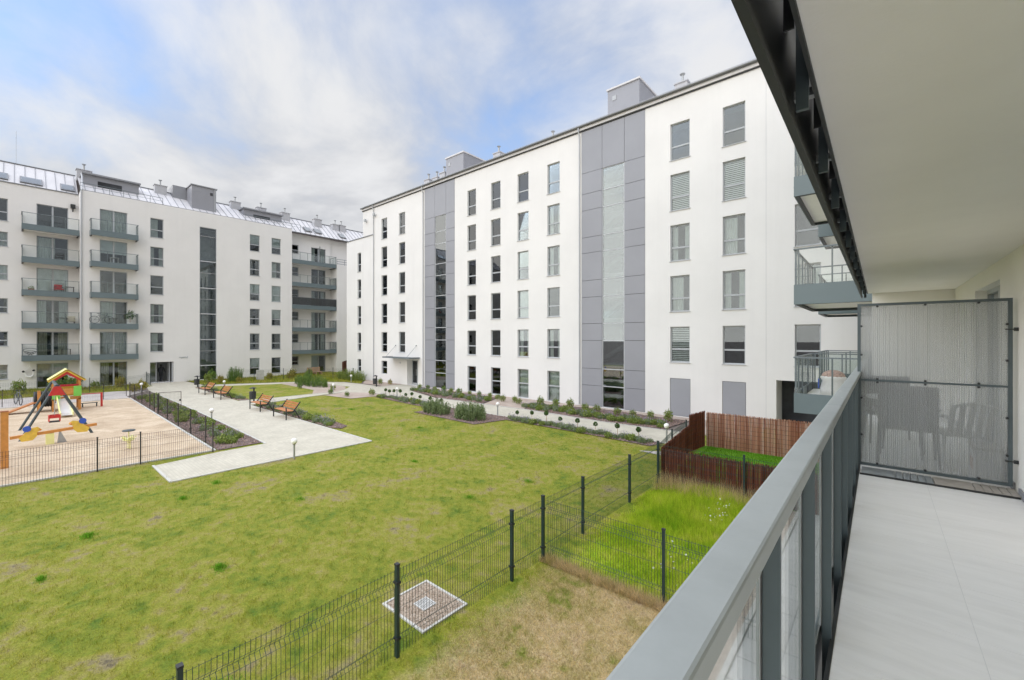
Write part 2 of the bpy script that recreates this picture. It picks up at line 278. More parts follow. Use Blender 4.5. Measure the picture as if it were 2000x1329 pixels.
# ------------------------------------------------------------------ mesh helpers
class MB:
    def __init__(s): s.v = []; s.f = []
    def add(s, vs, fs):
        n = len(s.v); s.v += [tuple(x) for x in vs]; s.f += [tuple(i+n for i in f) for f in fs]; return s
    def quad(s, a, b, c, d): return s.add([a, b, c, d], [(0, 1, 2, 3)])
    def box(s, x0, x1, y0, y1, z0, z1):
        return s.add([(x0,y0,z0),(x1,y0,z0),(x1,y1,z0),(x0,y1,z0),(x0,y0,z1),(x1,y0,z1),(x1,y1,z1),(x0,y1,z1)],
                     [(3,2,1,0),(4,5,6,7),(0,1,5,4),(1,2,6,5),(2,3,7,6),(3,0,4,7)])
    def beam(s, p0, p1, w, h):
        p0, p1 = Vector(p0), Vector(p1); d = (p1-p0).normalized()
        up = Vector((0, 0, 1)) if abs(d.z) < 0.95 else Vector((0, 1, 0))
        a = d.cross(up).normalized()*(w/2); c = a.cross(d).normalized()*(h/2)
        return s.add([p0-a-c, p0+a-c, p0+a+c, p0-a+c, p1-a-c, p1+a-c, p1+a+c, p1-a+c],
                     [(3,2,1,0),(4,5,6,7),(0,1,5,4),(1,2,6,5),(2,3,7,6),(3,0,4,7)])
    def tube(s, pts, r, n=6, caps=True, closed=False):
        pts = [Vector(q) for q in pts]; m = len(pts); rs = r if isinstance(r, (list, tuple)) else [r]*m
        base = len(s.v); a = None
        for i, q in enumerate(pts):
            d = (pts[(i+1) % m]-pts[i-1]) if closed else (pts[min(i+1, m-1)]-pts[max(i-1, 0)])
            d.normalize()
            if a is None: a = d.cross(Vector((0, 0, 1)) if abs(d.z) < 0.9 else Vector((0, 1, 0))).normalized()
            else: a = (a-d*a.dot(d)).normalized()
            bb = d.cross(a)
            for k in range(n):
                t = 2*math.pi*k/n; s.v.append(tuple(q+(a*math.cos(t)+bb*math.sin(t))*rs[i]))
        for i in range(m if closed else m-1):
            j = (i+1) % m
            for k in range(n):
                k2 = (k+1) % n; s.f.append((base+i*n+k, base+i*n+k2, base+j*n+k2, base+j*n+k))
        if caps and not closed:
            s.f.append(tuple(base+k for k in reversed(range(n)))); s.f.append(tuple(base+(m-1)*n+k for k in range(n)))
        return s
    def lathe(s, prof, c=(0, 0, 0), n=16):
        base = len(s.v)
        for r, z in prof:
            for k in range(n):
                t = 2*math.pi*k/n; s.v.append((c[0]+r*math.cos(t), c[1]+r*math.sin(t), c[2]+z))
        for i in range(len(prof)-1):
            for k in range(n):
                k2 = (k+1) % n; s.f.append((base+i*n+k, base+i*n+k2, base+(i+1)*n+k2, base+(i+1)*n+k))
        s.f.append(tuple(base+k for k in reversed(range(n)))); s.f.append(tuple(base+(len(prof)-1)*n+k for k in range(n)))
        return s
    def ball(s, c, r, n=14, sq=1.0):
        prof = [(max(1e-3, r*math.sin(math.pi*i/8)), -r*sq*math.cos(math.pi*i/8)) for i in range(9)]
        return s.lathe(prof, c, n)
    def extrude(s, poly, axis, a0, a1):
        def P(u, v, w): return {'x': (w, u, v), 'y': (u, w, v), 'z': (u, v, w)}[axis]
        n = len(poly); base = len(s.v)
        s.v += [P(u, v, a0) for u, v in poly] + [P(u, v, a1) for u, v in poly]
        s.f.append(tuple(base+i for i in reversed(range(n)))); s.f.append(tuple(base+n+i for i in range(n)))
        for i in range(n):
            j = (i+1) % n; s.f.append((base+i, base+j, base+n+j, base+n+i))
        return s
    def mesh(s, name, m, smooth=False):
        me = bpy.data.meshes.new(name); me.from_pydata(s.v, [], s.f); me.materials.append(MATS[m])
        if smooth: me.shade_smooth()
        return me
    def build(s, name, m, parent=None, loc=None, rz=0, smooth=False, bevel=0):
        return link(name, s.mesh(name, m, smooth), parent, loc, rz, bevel)
def link(name, me, parent=None, loc=None, rz=0, bevel=0):
    o = bpy.data.objects.new(name, me); COL.objects.link(o)
    if parent: o.parent = parent
    if loc: o.location = loc
    if rz: o.rotation_euler[2] = rz
    if bevel:
        b = o.modifiers.new('bevel', 'BEVEL'); b.width = bevel; b.segments = 2; b.limit_method = 'ANGLE'
    return o
def empty(name, loc=(0, 0, 0), rz=0, label=None, cat=None, group=None):
    o = bpy.data.objects.new(name, None); COL.objects.link(o); o.location = loc; o.rotation_euler[2] = rz
    o.empty_display_size = 0.2
    return tag(o, label, cat, group)
def tag(o, label=None, cat=None, group=None, kind=None):
    if label: o['label'] = label
    if cat: o['category'] = cat
    if group: o['group'] = group
    if kind: o['kind'] = kind
    return o
def copy_tree(o, parent=None):
    c = o.copy(); COL.objects.link(c); c.parent = parent
    for ch in list(o.children): copy_tree(ch, c)
    return c
def npmesh(name, verts, nper, m):
    """verts: (N*nper,3) array, faces of nper consecutive vertices"""
    n = len(verts)//nper; me = bpy.data.meshes.new(name)
    me.vertices.add(len(verts)); me.vertices.foreach_set('co', np.ascontiguousarray(verts, dtype=np.float32).ravel())
    me.loops.add(len(verts)); me.loops.foreach_set('vertex_index', np.arange(len(verts), dtype=np.int32))
    me.polygons.add(n); me.polygons.foreach_set('loop_start', np.arange(0, len(verts), nper, dtype=np.int32))
    me.polygons.foreach_set('loop_total', np.full(n, nper, dtype=np.int32))
    me.update(calc_edges=True); me.validate(); me.materials.append(MATS[m]); return me
def leaves(c, size, up=0.0, aspect=0.5):
    """diamond leaves at centres c (N,3); up pulls the long axis upright"""
    n = len(c); d = rng.normal(size=(n, 3)); d[:, 2] += up*2.0; d /= np.linalg.norm(d, axis=1)[:, None]
    e = np.cross(d, rng.normal(size=(n, 3))); e /= np.linalg.norm(e, axis=1)[:, None]
    L = (size*rng.uniform(0.6, 1.35, n))[:, None]
    v = np.empty((n, 4, 3)); v[:, 0] = c-d*L*0.5; v[:, 1] = c+e*L*aspect*0.5; v[:, 2] = c+d*L*0.5; v[:, 3] = c-e*L*aspect*0.5
    return v.reshape(-1, 3)
def blades(x, y, h, w, z=0.0, lean=0.5):
    n = len(x); a = rng.uniform(0, 2*math.pi, n); l = rng.normal(0, lean, n)*h; a2 = rng.uniform(0, 2*math.pi, n)
    v = np.empty((n, 3, 3)); v[:, :, 0] = x[:, None]; v[:, :, 1] = y[:, None]; v[:, :, 2] = z
    v[:, 0, 0] -= np.cos(a)*w; v[:, 0, 1] -= np.sin(a)*w; v[:, 1, 0] += np.cos(a)*w; v[:, 1, 1] += np.sin(a)*w
    v[:, 2, 0] += np.cos(a2)*l; v[:, 2, 1] += np.sin(a2)*l; v[:, 2, 2] = z+h
    return v.reshape(-1, 3)
def inside(px, py, poly):
    r = np.zeros(len(px), bool); n = len(poly)
    for i in range(n):
        x0, y0 = poly[i]; x1, y1 = poly[(i+1) % n]
        if y0 == y1: continue
        r ^= ((y0 > py) != (y1 > py)) & (px < (x1-x0)*(py-y0)/(y1-y0)+x0)
    return r
def sheet(name, poly, z, m, parent=None):
    return tag(MB().add([(x, y, z) for x, y in poly], [tuple(range(len(poly)))]).build(name, m, parent), kind=None if parent else 'structure')

# ------------------------------------------------------------------ ground
sheet('ground', [(-600, -600), (600, -600), (600, 600), (-600, 600)], -0.02, 'soil')
sheet('lawn', [(-41, -16), (-1.95, -16), (-1.95, 13.2), (-5.15, 13.2), (-5.15, 18.0), (-33, 18.0), (-41, 12)], -0.004, 'lawn_ground')
PATH = [(-16.45, 3.1), (-16.5, 9.95), (-31.7, 10.1), (-31.76, 11.37), (-32.67, 14.29), (-33.3, 17.4), (-31.2, 18.9), (-28.9, 18.75), (-25, 18.35),
        (-21, 18.1), (-15.8, 18.0), (-10.9, 17.85), (-6.6, 17.8), (-6.5, 20.3), (-11.2, 20.15), (-16.7, 20.55), (-24.7, 20.25), (-30.4, 21.9), (-31.6, 24.3), (-34.9, 24.3),
        (-34.9, 21.9), (-38.5, 21.9), (-41.0, 21.6), (-44.6, 19.2), (-47.6, 13.6), (-48.6, 11.6), (-54.4, 11.4), (-54.4, 8.3), (-47, 7.36), (-34, 7.22), (-25.2, 7.02), (-19.5, 6.83), (-19.4, 5.1), (-19.0, 3.1)]
LAWN2 = [(-46.6, 10.5), (-46.4, 12.2), (-45.6, 13.6), (-43.4, 18.0), (-41.2, 19.6), (-36.6, 19.9), (-34.9, 18.4), (-34.1, 16.2), (-33.95, 12.0), (-34.2, 10.25)]
sheet('path', PATH, 0.012, 'paving')
sheet('lawn', LAWN2, 0.018, 'lawn_ground')
PLAY = [(-19.75, -14), (-19.75, 5.05), (-42.0, 5.5), (-41.2, -14)]
sheet('playground', PLAY, 0.016, 'play_chips')
sheet('pavement', [(-41.15, -14), (-41.95, 5.5), (-43.6, 5.55), (-46.8, 7.3), (-48.2, 5.6), (-48.2, -14)], 0.010, 'paving_pink')
BEDS = {
    'fence_bed': ([(-19.7, 5.2), (-19.75, 6.78), (-25.2, 6.95), (-34, 7.12), (-42, 7.2), (-42, 5.6)], 'mulch'),
    'bench_bed': ([(-19.9, 10.4), (-20.3, 10.9), (-24.5, 11.2), (-31.4, 11.3), (-31.5, 10.22), (-24, 10.15), (-20.4, 10.12)], 'mulch'),
    'bench_bed_far': ([(-34.4, 10.3), (-34.3, 11.0), (-38.0, 11.1), (-46.3, 11.2), (-46.4, 10.5)], 'mulch'),
    'lavender_bed': ([(-28.9, 17.7), (-23.6, 17.2), (-21, 17.1), (-21.1, 15.5), (-15.7, 15.3), (-15.3, 17.3), (-10.6, 17.15), (-7.1, 16.9), (-6.9, 17.75), (-10.9, 17.8), (-15.8, 17.95), (-21, 18.02), (-25, 18.3), (-28.9, 18.65)], 'mulch'),
    'facade_bed': ([(-31.0, 22.8), (-30.2, 21.95), (-24.7, 20.35), (-20.3, 20.55), (-21.5, 23.3), (-26.7, 23.5)], 'mulch'),
    'facade_bed_right': ([(-17.9, 22.8), (-16.6, 20.65), (-11.2, 20.25), (-7.9, 20.45), (-7.7, 23.3), (-13.5, 23.7)], 'mulch'),
    'corner_bed': ([(-33.2, 17.5), (-32.6, 15.6), (-29.3, 16.0), (-29.0, 18.6), (-31.2, 18.8)], 'gravel_tan'),
    'lawn_bed': ([(-44.2, 18.6), (-44.3, 16.8), (-36.6, 16.6), (-34.2, 15.4), (-33.95, 17.3), (-35.2, 18.7), (-37, 19.7), (-41.4, 19.8)], 'gravel_tan'),
    'entrance_bed': ([(-34.8, 24.3), (-34.8, 22.2), (-38.3, 22.2), (-41.6, 24.3)], 'gravel_tan'),
    'facade_gravel': ([(-31.5, 24.3), (-30.9, 22.9), (-26.7, 23.6), (-21.4, 23.4), (-20.2, 20.6), (-16.8, 20.7), (-18.1, 22.9), (-13.5, 23.8), (-7.6, 23.4), (-6.4, 20.4), (-4.2, 20.4), (-4.2, 24.3)], 'gravel_tan'),
}
for k, (poly, mm) in BEDS.items():
    sheet(k if k != 'facade_bed_right' else 'facade_bed', poly, {'facade_gravel': 0.020}.get(k, 0.026), mm)
GARD = [(-48.3, -14), (-48.3, 6.2), (-50.5, 8.2), (-56.5, 8.2), (-56.5, -14)]
sheet('garden', GARD, 0.008, 'lawn_ground')
GARD2 = [(-48.9, 11.7), (-47.9, 13.8), (-44.9, 19.4), (-41.2, 21.9), (-38.5, 22.1), (-41.9, 24.4), (-46, 24.4), (-46, 40), (-57, 40), (-57, 11.6)]
sheet('garden', GARD2, 0.006, 'lawn_ground')
sheet('garden', [(-5.1, 6.92), (-1.95, 6.92), (-1.95, 12.8), (-5.1, 12.8)], 0.004, 'tall_mix')
sheet('garden', [(-5.1, -1.5), (-1.95, -1.5), (-1.95, 6.915), (-5.1, 6.915)], 0.004, 'dry_mix')
sheet('garden', [(-5.12, 12.95), (-0.1, 12.95), (-0.1, 18.5), (-5.5, 18.5)], 0.006, 'lush_ground')
sheet('gravel_strip', [(-1.95, -10), (-1.58, -10), (-1.58, 13.2), (-1.95, 13.2)], 0.004, 'pebbles')
sheet('terrace', [(-1.5, -10), (1.0, -10), (1.0, 13.2), (-1.5, 13.2)], 0.02, 'terrace_slab')
sheet('lawn', [(-5.1, 18.5), (-0.1, 18.5), (-0.1, 24.3), (-4.2, 24.3), (-4.2, 20.4), (-6.4, 20.4), (-6.4, 17.2), (-5.1, 17.2)], 0.002, 'lawn_ground')
sheet('pavement', [(-7.15, 15.95), (-6.1, 16.6), (-5.8, 16.9), (-5.65, 15.8)], 0.012, 'paving_pink')
# kerbs: thin raised edging strips
def kerb(pts, w=0.07, z=0.035, name='kerb'):
    b = MB()
    for (x0, y0), (x1, y1) in zip(pts[:-1], pts[1:]):
        d = Vector((x1-x0, y1-y0, 0)); n = Vector((-d.y, d.x, 0)).normalized()*(w/2)
        p, q = Vector((x0, y0, 0)), Vector((x1, y1, 0))
        b.add([p-n, p+n, q+n, q-n, *[v+Vector((0, 0, z)) for v in (p-n, p+n, q+n, q-n)]], [(4, 5, 6, 7), (0, 1, 5, 4), (1, 2, 6, 5), (2, 3, 7, 6), (3, 0, 4, 7)])
    tag(b.build(name, 'kerb'), kind='structure')
kerb([(-19.0, 3.1), (-16.45, 3.1), (-16.5, 9.95), (-31.7, 10.1)]); kerb([(-19.5, 6.83), (-25.2, 7.02), (-34, 7.22), (-42, 7.3)])
kerb([(-31.76, 11.37), (-32.67, 14.29), (-33.3, 17.4)], 0.06); kerb([(-34.2, 10.3), (-33.95, 12.0), (-34.1, 16.2)], 0.06)
kerb([(-19.75, -14), (-19.75, 5.1), (-42, 5.52)], 0.08, 0.05); kerb([(-41.15, -14), (-41.98, 5.4)], 0.08, 0.05)
kerb([(-28.9, 18.72), (-25, 18.33), (-21, 18.06), (-15.8, 17.97), (-10.9, 17.83), (-6.6, 17.78)], 0.06); kerb([(-24.7, 20.3), (-16.6, 20.6), (-11.2, 20.2), (-6.5, 20.35)], 0.06)
kerb([(-1.54, -10), (-1.54, 13.2)], 0.07, 0.05)

# ------------------------------------------------------------------ window and facade builder
CACHE = {}
def cached(key, fn):
    if key not in CACHE: CACHE[key] = fn()
    return CACHE[key]
def facade(mb, u0, u1, z0, z1, holes, d=0.0, depth=0.16):
    """front sheet in the plane y=d with openings and reveals"""
    us = sorted({u0, u1, *[round(h[i], 4) for h in holes for i in (0, 1)]}); us = [u for u in us if u0 <= u <= u1]
    zs = sorted({z0, z1, *[round(h[i], 4) for h in holes for i in (2, 3)]}); zs = [z for z in zs if z0 <= z <= z1]
    idx = {}
    def V(u, z):
        if (u, z) not in idx: idx[(u, z)] = len(mb.v); mb.v.append((u, d, z))
        return idx[(u, z)]
    for i in range(len(us)-1):
        for j in range(len(zs)-1):
            cu, cz = (us[i]+us[i+1])/2, (zs[j]+zs[j+1])/2
            if any(h[0] < cu < h[1] and h[2] < cz < h[3] for h in holes): continue
            mb.f.append((V(us[i], zs[j]), V(us[i+1], zs[j]), V(us[i+1], zs[j+1]), V(us[i], zs[j+1])))
    for h in holes:
        a, b, c, e = h[:4]; dd = d+(h[4] if len(h) > 4 else depth)
        mb.quad((a, d, c), (a, dd, c), (a, dd, e), (a, d, e)); mb.quad((b, d, c), (b, d, e), (b, dd, e), (b, dd, c))
        mb.quad((a, d, c), (b, d, c), (b, dd, c), (a, dd, c)); mb.quad((a, d, e), (a, dd, e), (b, dd, e), (b, d, e))
def drape(w, h, folds, amp):
    b = MB(); n = max(6, folds*4)
    for i in range(n+1):
        x = w*i/n; y = amp*math.sin(i*math.pi/2+0.3*math.sin(i))
        b.v += [(x, y, 0), (x, y, h)]
    b.f = [(2*i, 2*i+2, 2*i+3, 2*i+1) for i in range(n)]; return b
def window(parent, u0, u1, z0, z1, d=0.0, kind='sash', dress='dark', sill=True, fm='frame_grey', split=0.37):
    w, h = round(u1-u0, 3), round(z1-z0, 3); t = 0.055; y0, y1 = 0.11, 0.165
    def frame():
        b = MB(); b.box(0, t, y0, y1, 0, h); b.box(w-t, w, y0, y1, 0, h); b.box(t, w-t, y0, y1, 0, t); b.box(t, w-t, y0, y1, h-t, h)
        if kind == 'sash': b.box(t, w-t, y0-0.004, y1, h*split-0.045, h*split+0.045)
        if kind == 'door': b.box(w*0.5-0.055, w*0.5+0.055, y0-0.004, y1, t, h-t)
        return b.mesh('window', fm)
    o = link('window', cached(('fr', w, h, kind, fm, split), frame), parent, (u0, d, z0))
    if kind == 'sash': panes = [(t, w-t, t, h*split-0.045), (t, w-t, h*split+0.045, h-t)]
    elif kind == 'door': panes = [(t, w*0.5-0.055, t, h-t), (w*0.5+0.055, w-t, t, h-t)]
    else: panes = [(t, w-t, t, h-t)]
    for p in panes:
        link('pane', cached(('pn', w, h, p), lambda: MB().box(p[0], p[1], 0.138, 0.144, p[2], p[3]).mesh('pane', 'window_glass')), o)
    if sill: link('sill', cached(('sl', w), lambda: MB().box(-0.05, w+0.05, -0.045, 0.12, -0.035, -0.004).mesh('sill', 'frame_light')), o)
    mm, part = {'curtain': ('curtain', 1), 'dim': ('curtain_dim', 1), 'beige': ('curtain_beige', 0.3), 'sides': ('curtain', 0.27), 'half': ('curtain', 0.55)}.get(dress, (None, 0))
    if mm:
        if dress == 'beige' or dress == 'sides':
            for x in (t, w-t-w*part):
                link('curtain', cached(('cu', w, h, dress), lambda: drape(w*part, h-0.1, 4, 0.02).mesh('curtain', mm)), o, (x, 0.30, 0.02))
        elif dress == 'half':
            link('curtain', cached(('cu', w, h, dress), lambda: drape(w*part, h-0.1, 6, 0.025).mesh('curtain', mm)), o, (t, 0.30, 0.02))
        else:
            link('curtain', cached(('cu', w, h, dress), lambda: drape(w-0.06, h-0.06, max(5, int(w*7)), 0.022).mesh('curtain', mm)), o, (0.03, 0.30, 0.02))
    if dress in ('roller', 'roller_half', 'zebra'):
        def bl():
            b = MB(); lo = h*0.45 if dress == 'roller_half' else 0.05
            if dress == 'zebra':
                z = lo
                while z < h-0.1: b.box(0.05, w-0.05, 0.185, 0.190, z, z+0.058); z += 0.1
            else: b.box(0.05, w-0.05, 0.185, 0.190, lo, h-0.05)
            return b.mesh('blind', 'blind_white' if dress == 'zebra' else 'curtain')
        link('blind', cached(('bl', w, h, dress), bl), o)
    return o
def chimney(parent, x, y, z, w=0.9, dpt=0.6, h=1.0, pipe=0.55):
    o = MB().box(x-w/2, x+w/2, y-dpt/2, y+dpt/2, z-h, z).box(x-w/2-0.06, x+w/2+0.06, y-dpt/2-0.06, y+dpt/2+0.06, z+0.002, z+0.07).build('chimney', 'chimney_grey', parent)
    MB().tube([(x, y, z+0.05), (x, y, z+pipe)], 0.07, 8).tube([(x, y, z+pipe), (x, y, z+pipe+0.12)], [0.07, 0.17], 8).build('flue', 'galv', o)

# ------------------------------------------------------------------ long white block on the right
RB = empty('apartment_block', (0, 24.3, 0), 0, 'long white apartment block with grey panelled stair strips facing the lawn', 'building')
PZ = [17.97, 15.22, 13.85, 12.77, 11.0, 9.98, 8.19, 7.1, 5.38, 4.29, 2.48, 1.39, 0.06]
COLS = [(-38.42, -37.40), (-35.38, -34.37), (-25.74, -24.74), (-23.07, -22.06), (-20.35, -19.31), (-17.63, -16.59), (-9.01, -7.94), (-6.25, -5.18), (-3.06, -2.04)]
STAIRS = [(-31.38, -29.93, -28.42, -27.30), (-14.85, -13.34, -11.82, -10.50)]
holes = []; wins = []
DR = ['dark', 'sides', 'dark', 'sides', 'roller_half', 'dark', 'curtain', 'dark', 'roller_half', 'sides', 'dark', 'half']
rr = random.Random(5)
for ci, (a, b_) in enumerate(COLS):
    for k in range(6):
        z0, z1 = 0.22+2.857*k, 2.20+2.875*k
        dress = rr.choice(DR)
        if k == 0:
            if ci in (1, 8): continue
            z0, z1 = (0.85, 2.18) if ci == 0 else (0.06, 2.17)
            if ci in (2, 3): dress = 'zebra'
            elif ci in (4, 5): dress = 'curtain'
        if ci in (6, 7) and k == 0: continue
        if ci in (6, 7): dress = {5: 'dark', 4: 'zebra', 3: ('sides', 'half')[ci-6], 2: ('half', 'sides')[ci-6], 1: ('zebra', 'dark')[ci-6]}[k]
        if k == 5: dress = 'dark' if ci != 0 else 'dim'
        holes.append((a, b_, z0, z1)); wins.append((a, b_, z0, z1, dress, k))
holes += [(s[0], s[3], 0.05, 18.0, 0.06) for s in STAIRS]
holes += [(-9.03, -7.90, 0.06, 2.17, 0.05), (-6.27, -5.15, 0.06, 2.17, 0.05), (-34.05, -32.36, 0.02, 2.42, 0.9), (-3.82, -1.2, 0.02, 2.37, 2.2)]
wb = MB(); facade(wb, -41.95, 3.0, 0.0, 18.1, holes); wb.quad((-41.95, 0, 0), (-41.95, 14, 0), (-41.95, 14, 18.1), (-41.95, 0, 18.1))
wb.quad((3, 0, 0), (3, 14, 0), (3, 14, 18.1), (3, 0, 18.1)); wb.quad((-41.95, 14, 0), (3, 14, 0), (3, 14, 18.1), (-41.95, 14, 18.1)); wb.build('wall', 'render_white', RB)
for a, b_, z0, z1, dress, k in wins: window(RB, a, b_, z0, z1, 0, 'sash', dress, sill=(k > 0), split=0.37 if k else 0.5)
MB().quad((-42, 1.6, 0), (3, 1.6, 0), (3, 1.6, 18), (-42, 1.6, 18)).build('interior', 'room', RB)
for k in range(1, 7):
    MB().box(-41.9, 2.9, 0.35, 1.59, 2.86*k-0.28, 2.86*k-0.02).build('floor_slab', 'room_light', RB)
# blank grey shutters on the ground floor
for a, b_ in ((-9.01, -7.92), (-6.25, -5.17)): MB().box(a, b_, 0.012, 0.045, 0.08, 2.15).build('infill_panel', 'panel_flat', RB)
# stair strips: every cladding panel its own piece, glazed middle strip
for s in STAIRS:
    MB().quad((s[0], 0.055, 0.05), (s[1], 0.055, 0.05), (s[1], 0.055, 18.0), (s[0], 0.055, 18.0)).quad((s[2], 0.055, 0.05), (s[3], 0.055, 0.05), (s[3], 0.055, 18.0), (s[2], 0.055, 18.0)) \
        .quad((s[1], 0.055, 15.2), (s[2], 0.055, 15.2), (s[2], 0.055, 18.0), (s[1], 0.055, 18.0)).build('panel_backing', 'joint_dark', RB)
    g = 0.011
    for i in range(len(PZ)-1):
        z1, z0 = PZ[i]-g, PZ[i+1]+g
        for a, b_ in ((s[0], s[1]), (s[2], s[3])) + (((s[1], s[2]),) if i == 0 else ()):
            MB().box(a+g, b_-g, -0.012+rr.uniform(-.002, .002), 0.03, z0, z1).build('cladding_panel', 'panel_grey', RB)
    gz = MB()
    for z in PZ[1:]: gz.box(s[1], s[2], 0.02, 0.09, z-0.028, z+0.028)
    gz.box(s[1], s[1]+0.05, 0.021, 0.088, PZ[-1]+.03, PZ[1]-.03); gz.box(s[2]-0.05, s[2], 0.021, 0.088, PZ[-1]+.03, PZ[1]-.03)
    gf = gz.build('stair_glazing', 'frame_light', RB)
    for i in range(1, len(PZ)-1):
        MB().box(s[1]+0.05, s[2]-0.05, 0.045, 0.053, PZ[i+1]+0.03, PZ[i]-0.03).build('pane', 'stair_glass', gf)
    st = MB()
    for k in range(6):
        z = 2.86*k
        st.box(s[1]-0.6, s[2]+0.6, 0.5, 1.5, z+1.36, z+1.52)
        st.add([(s[1]-.5, .6, z), (s[1]-.5, 1.3, z), (s[2]+.4, 1.3, z+1.4), (s[2]+.4, .6, z+1.4), (s[1]-.5, .6, z+.25), (s[1]-.5, 1.3, z+.25), (s[2]+.4, 1.3, z+1.65), (s[2]+.4, .6, z+1.65)],
               [(0, 1, 2, 3), (4, 5, 6, 7), (0, 3, 7, 4), (1, 2, 6, 5)])
        for x in np.linspace(s[1]-.4, s[2]+.3, 9): st.box(x, x+0.02, .56, .58, z+0.4+(x-s[1])*0.9, z+1.15+(x-s[1])*0.9)
    st.build('staircase', 'stair_grey', gf)
# roof: eave board, gutter, metal slope, ridge
rf = MB().add([(-42.1, -0.18, 18.28), (3, -0.18, 18.28), (3, 5.5, 20.0), (-42.1, 5.5, 20.0), (3, 14, 18.2), (-42.1, 14, 18.2)], [(0, 1, 2, 3), (3, 2, 4, 5)]).box(-42.05, 3, -0.12, -0.004, 18.05, 18.24).build('roof', 'zinc', RB)
gt = MB()
for i in range(7):
    t0, t1 = math.pi+math.pi*i/7, math.pi+math.pi*(i+1)/7; f = lambda t: (-0.20+0.085*math.cos(t), 18.30+0.085*math.sin(t))
    (y0, z0), (y1, z1) = f(t0), f(t1); gt.quad((-42.1, y0, z0), (3, y0, z0), (3, y1, z1), (-42.1, y1, z1))
gt.build('gutter', 'gutter', rf); MB().box(-42.08, 3, -0.065, -0.002, 17.985, 18.04).build('eave_trim', 'joint_dark', RB)
sg = MB()
for x in np.arange(-42, 3, 0.6): sg.beam((x, -0.16, 18.30), (x, 5.5, 20.015), 0.03, 0.05)
sg.build('roof_seams', 'zinc', rf)
for x in (-24.0, -17.2, -9.5, -6.4):        # low roof windows near the eave
    MB().add([(x, 0.1, 18.42), (x+1.5, 0.1, 18.42), (x+1.5, 0.9, 18.68), (x, 0.9, 18.68), (x, 0.1, 18.34), (x+1.5, 0.1, 18.34)], [(0, 1, 2, 3), (4, 5, 1, 0)]).build('roof_window', 'gutter', rf)
sr = MB()
for x in np.arange(-41.5, 3, 0.7): sr.box(x, x+0.02, 0.02, 0.04, 18.34, 18.56)
sr.tube([(-42, 0.03, 18.52), (3, 0.03, 18.52)], 0.016, 5).build('snow_guard', 'galv', rf)
for (a, b_, z, dpt) in ((-13.85, -11.62, 21.03, 3.2), (-30.4, -28.05, 21.0, 3.2)):
    t = MB().box(a, b_, 1.7, 1.7+dpt, 18.2, z).build('stair_tower', 'panel_grey', RB)
    MB().box(a-0.07, b_+0.07, 1.62, 1.78+dpt, z+0.002, z+0.11).build('tower_cap', 'zinc', t)
    MB().box(a+0.35, a+0.62, 1.672, 1.698, z-0.75, z-0.45).build('vent', 'frame_grey', t)
for x, z in ((-34.2, 20.2), (-32.9, 20.1), (-31.8, 20.3), (-24.7, 20.2), (-19.05, 19.7), (-9.25, 20.15)): chimney(RB, x, 2.7, z, 0.75, 0.6, 1.6)
for x in (-39.8, -31.55, -14.98):
    MB().tube([(x, -0.20, 18.26), (x, -0.20, 18.0), (x, -0.07, 17.7), (x, -0.07, 0.1)], 0.045, 8).build('downpipe', 'frame_light', RB)
MB().box(-4.262, -4.25, -0.004, 0.01, 0.02, 18.0).build('expansion_joint', 'frame_light', RB)
# entrance: recessed double door, glass canopy on tie rods
ed = MB().box(-34.04, -33.95, 0.55, 0.62, 0.03, 2.38).box(-32.46, -32.37, 0.55, 0.62, 0.03, 2.38).box(-33.95, -32.46, 0.55, 0.62, 2.28, 2.38).box(-33.25, -33.15, 0.55, 0.62, 0.03, 2.28).box(-33.95, -33.25, .55, .62, .03, .2).box(-33.15, -32.46, .55, .62, .03, .2).build('entrance_door', 'frame_grey', RB)
for a, b_ in ((-33.95, -33.25), (-33.15, -32.46)): MB().box(a, b_, 0.58, 0.59, 0.2, 2.28).build('pane', 'window_glass', ed)
MB().tube([(-33.3, .5, .9), (-33.3, .5, 1.5)], 0.02, 6).build('handle', 'galv', ed)
cn = MB().box(-36.4, -32.1, -1.15, -0.02, 2.62, 2.66).box(-36.4, -32.1, -1.2, -1.152, 2.57, 2.69).box(-36.45, -36.402, -1.15, -.02, 2.57, 2.69).box(-32.098, -32.05, -1.15, -.02, 2.57, 2.69).build('entrance_canopy', 'steel_grey', RB)
for x in (-35.9, -32.6): MB().tube([(x, -1.1, 2.68), (x, -0.01, 3.75)], 0.014, 6).tube([(x, -.06, 3.75), (x, 0, 3.75)], 0.05, 8).build('tie_rod', 'steel_grey', cn)
MB().box(-35.2, -35.05, -.05, -.004, 2.0, 2.15).build('wall_lamp', 'frame_light', RB)
for x, z in ((-39.5, 17.2), (-41.2, 16.9)): MB().box(x-.12, x+.12, -0.3, -0.12, z-.12, z+.12).tube([(x, -.12, z), (x, 0, z-.2)], .03, 6).build('camera_box', 'frame_grey', RB)
# lower end of the block
holes2 = [(-43.1, -42.35, 0.22+2.857*k if k else .85, 2.2+2.875*k) for k in range(5)]
lw = MB(); facade(lw, -45.4, -41.96, 0, 15.2, holes2); lw.quad((-45.4, 0, 0), (-45.4, 14, 0), (-45.4, 14, 15.2), (-45.4, 0, 15.2)); lw.quad((-45.4, 0, 15.2), (-41.96, 0, 15.2), (-41.96, 14, 15.2), (-45.4, 14, 15.2)); lw.build('end_wall', 'render_white', RB)
for h in holes2: window(RB, *h, 0, 'sash', 'dim', split=.4)
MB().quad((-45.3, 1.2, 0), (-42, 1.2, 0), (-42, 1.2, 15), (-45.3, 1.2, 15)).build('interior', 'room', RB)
MB().box(-45.5, -39.86, -0.05, -0.003, 15.2, 15.29).build('ledge', 'gutter', RB)

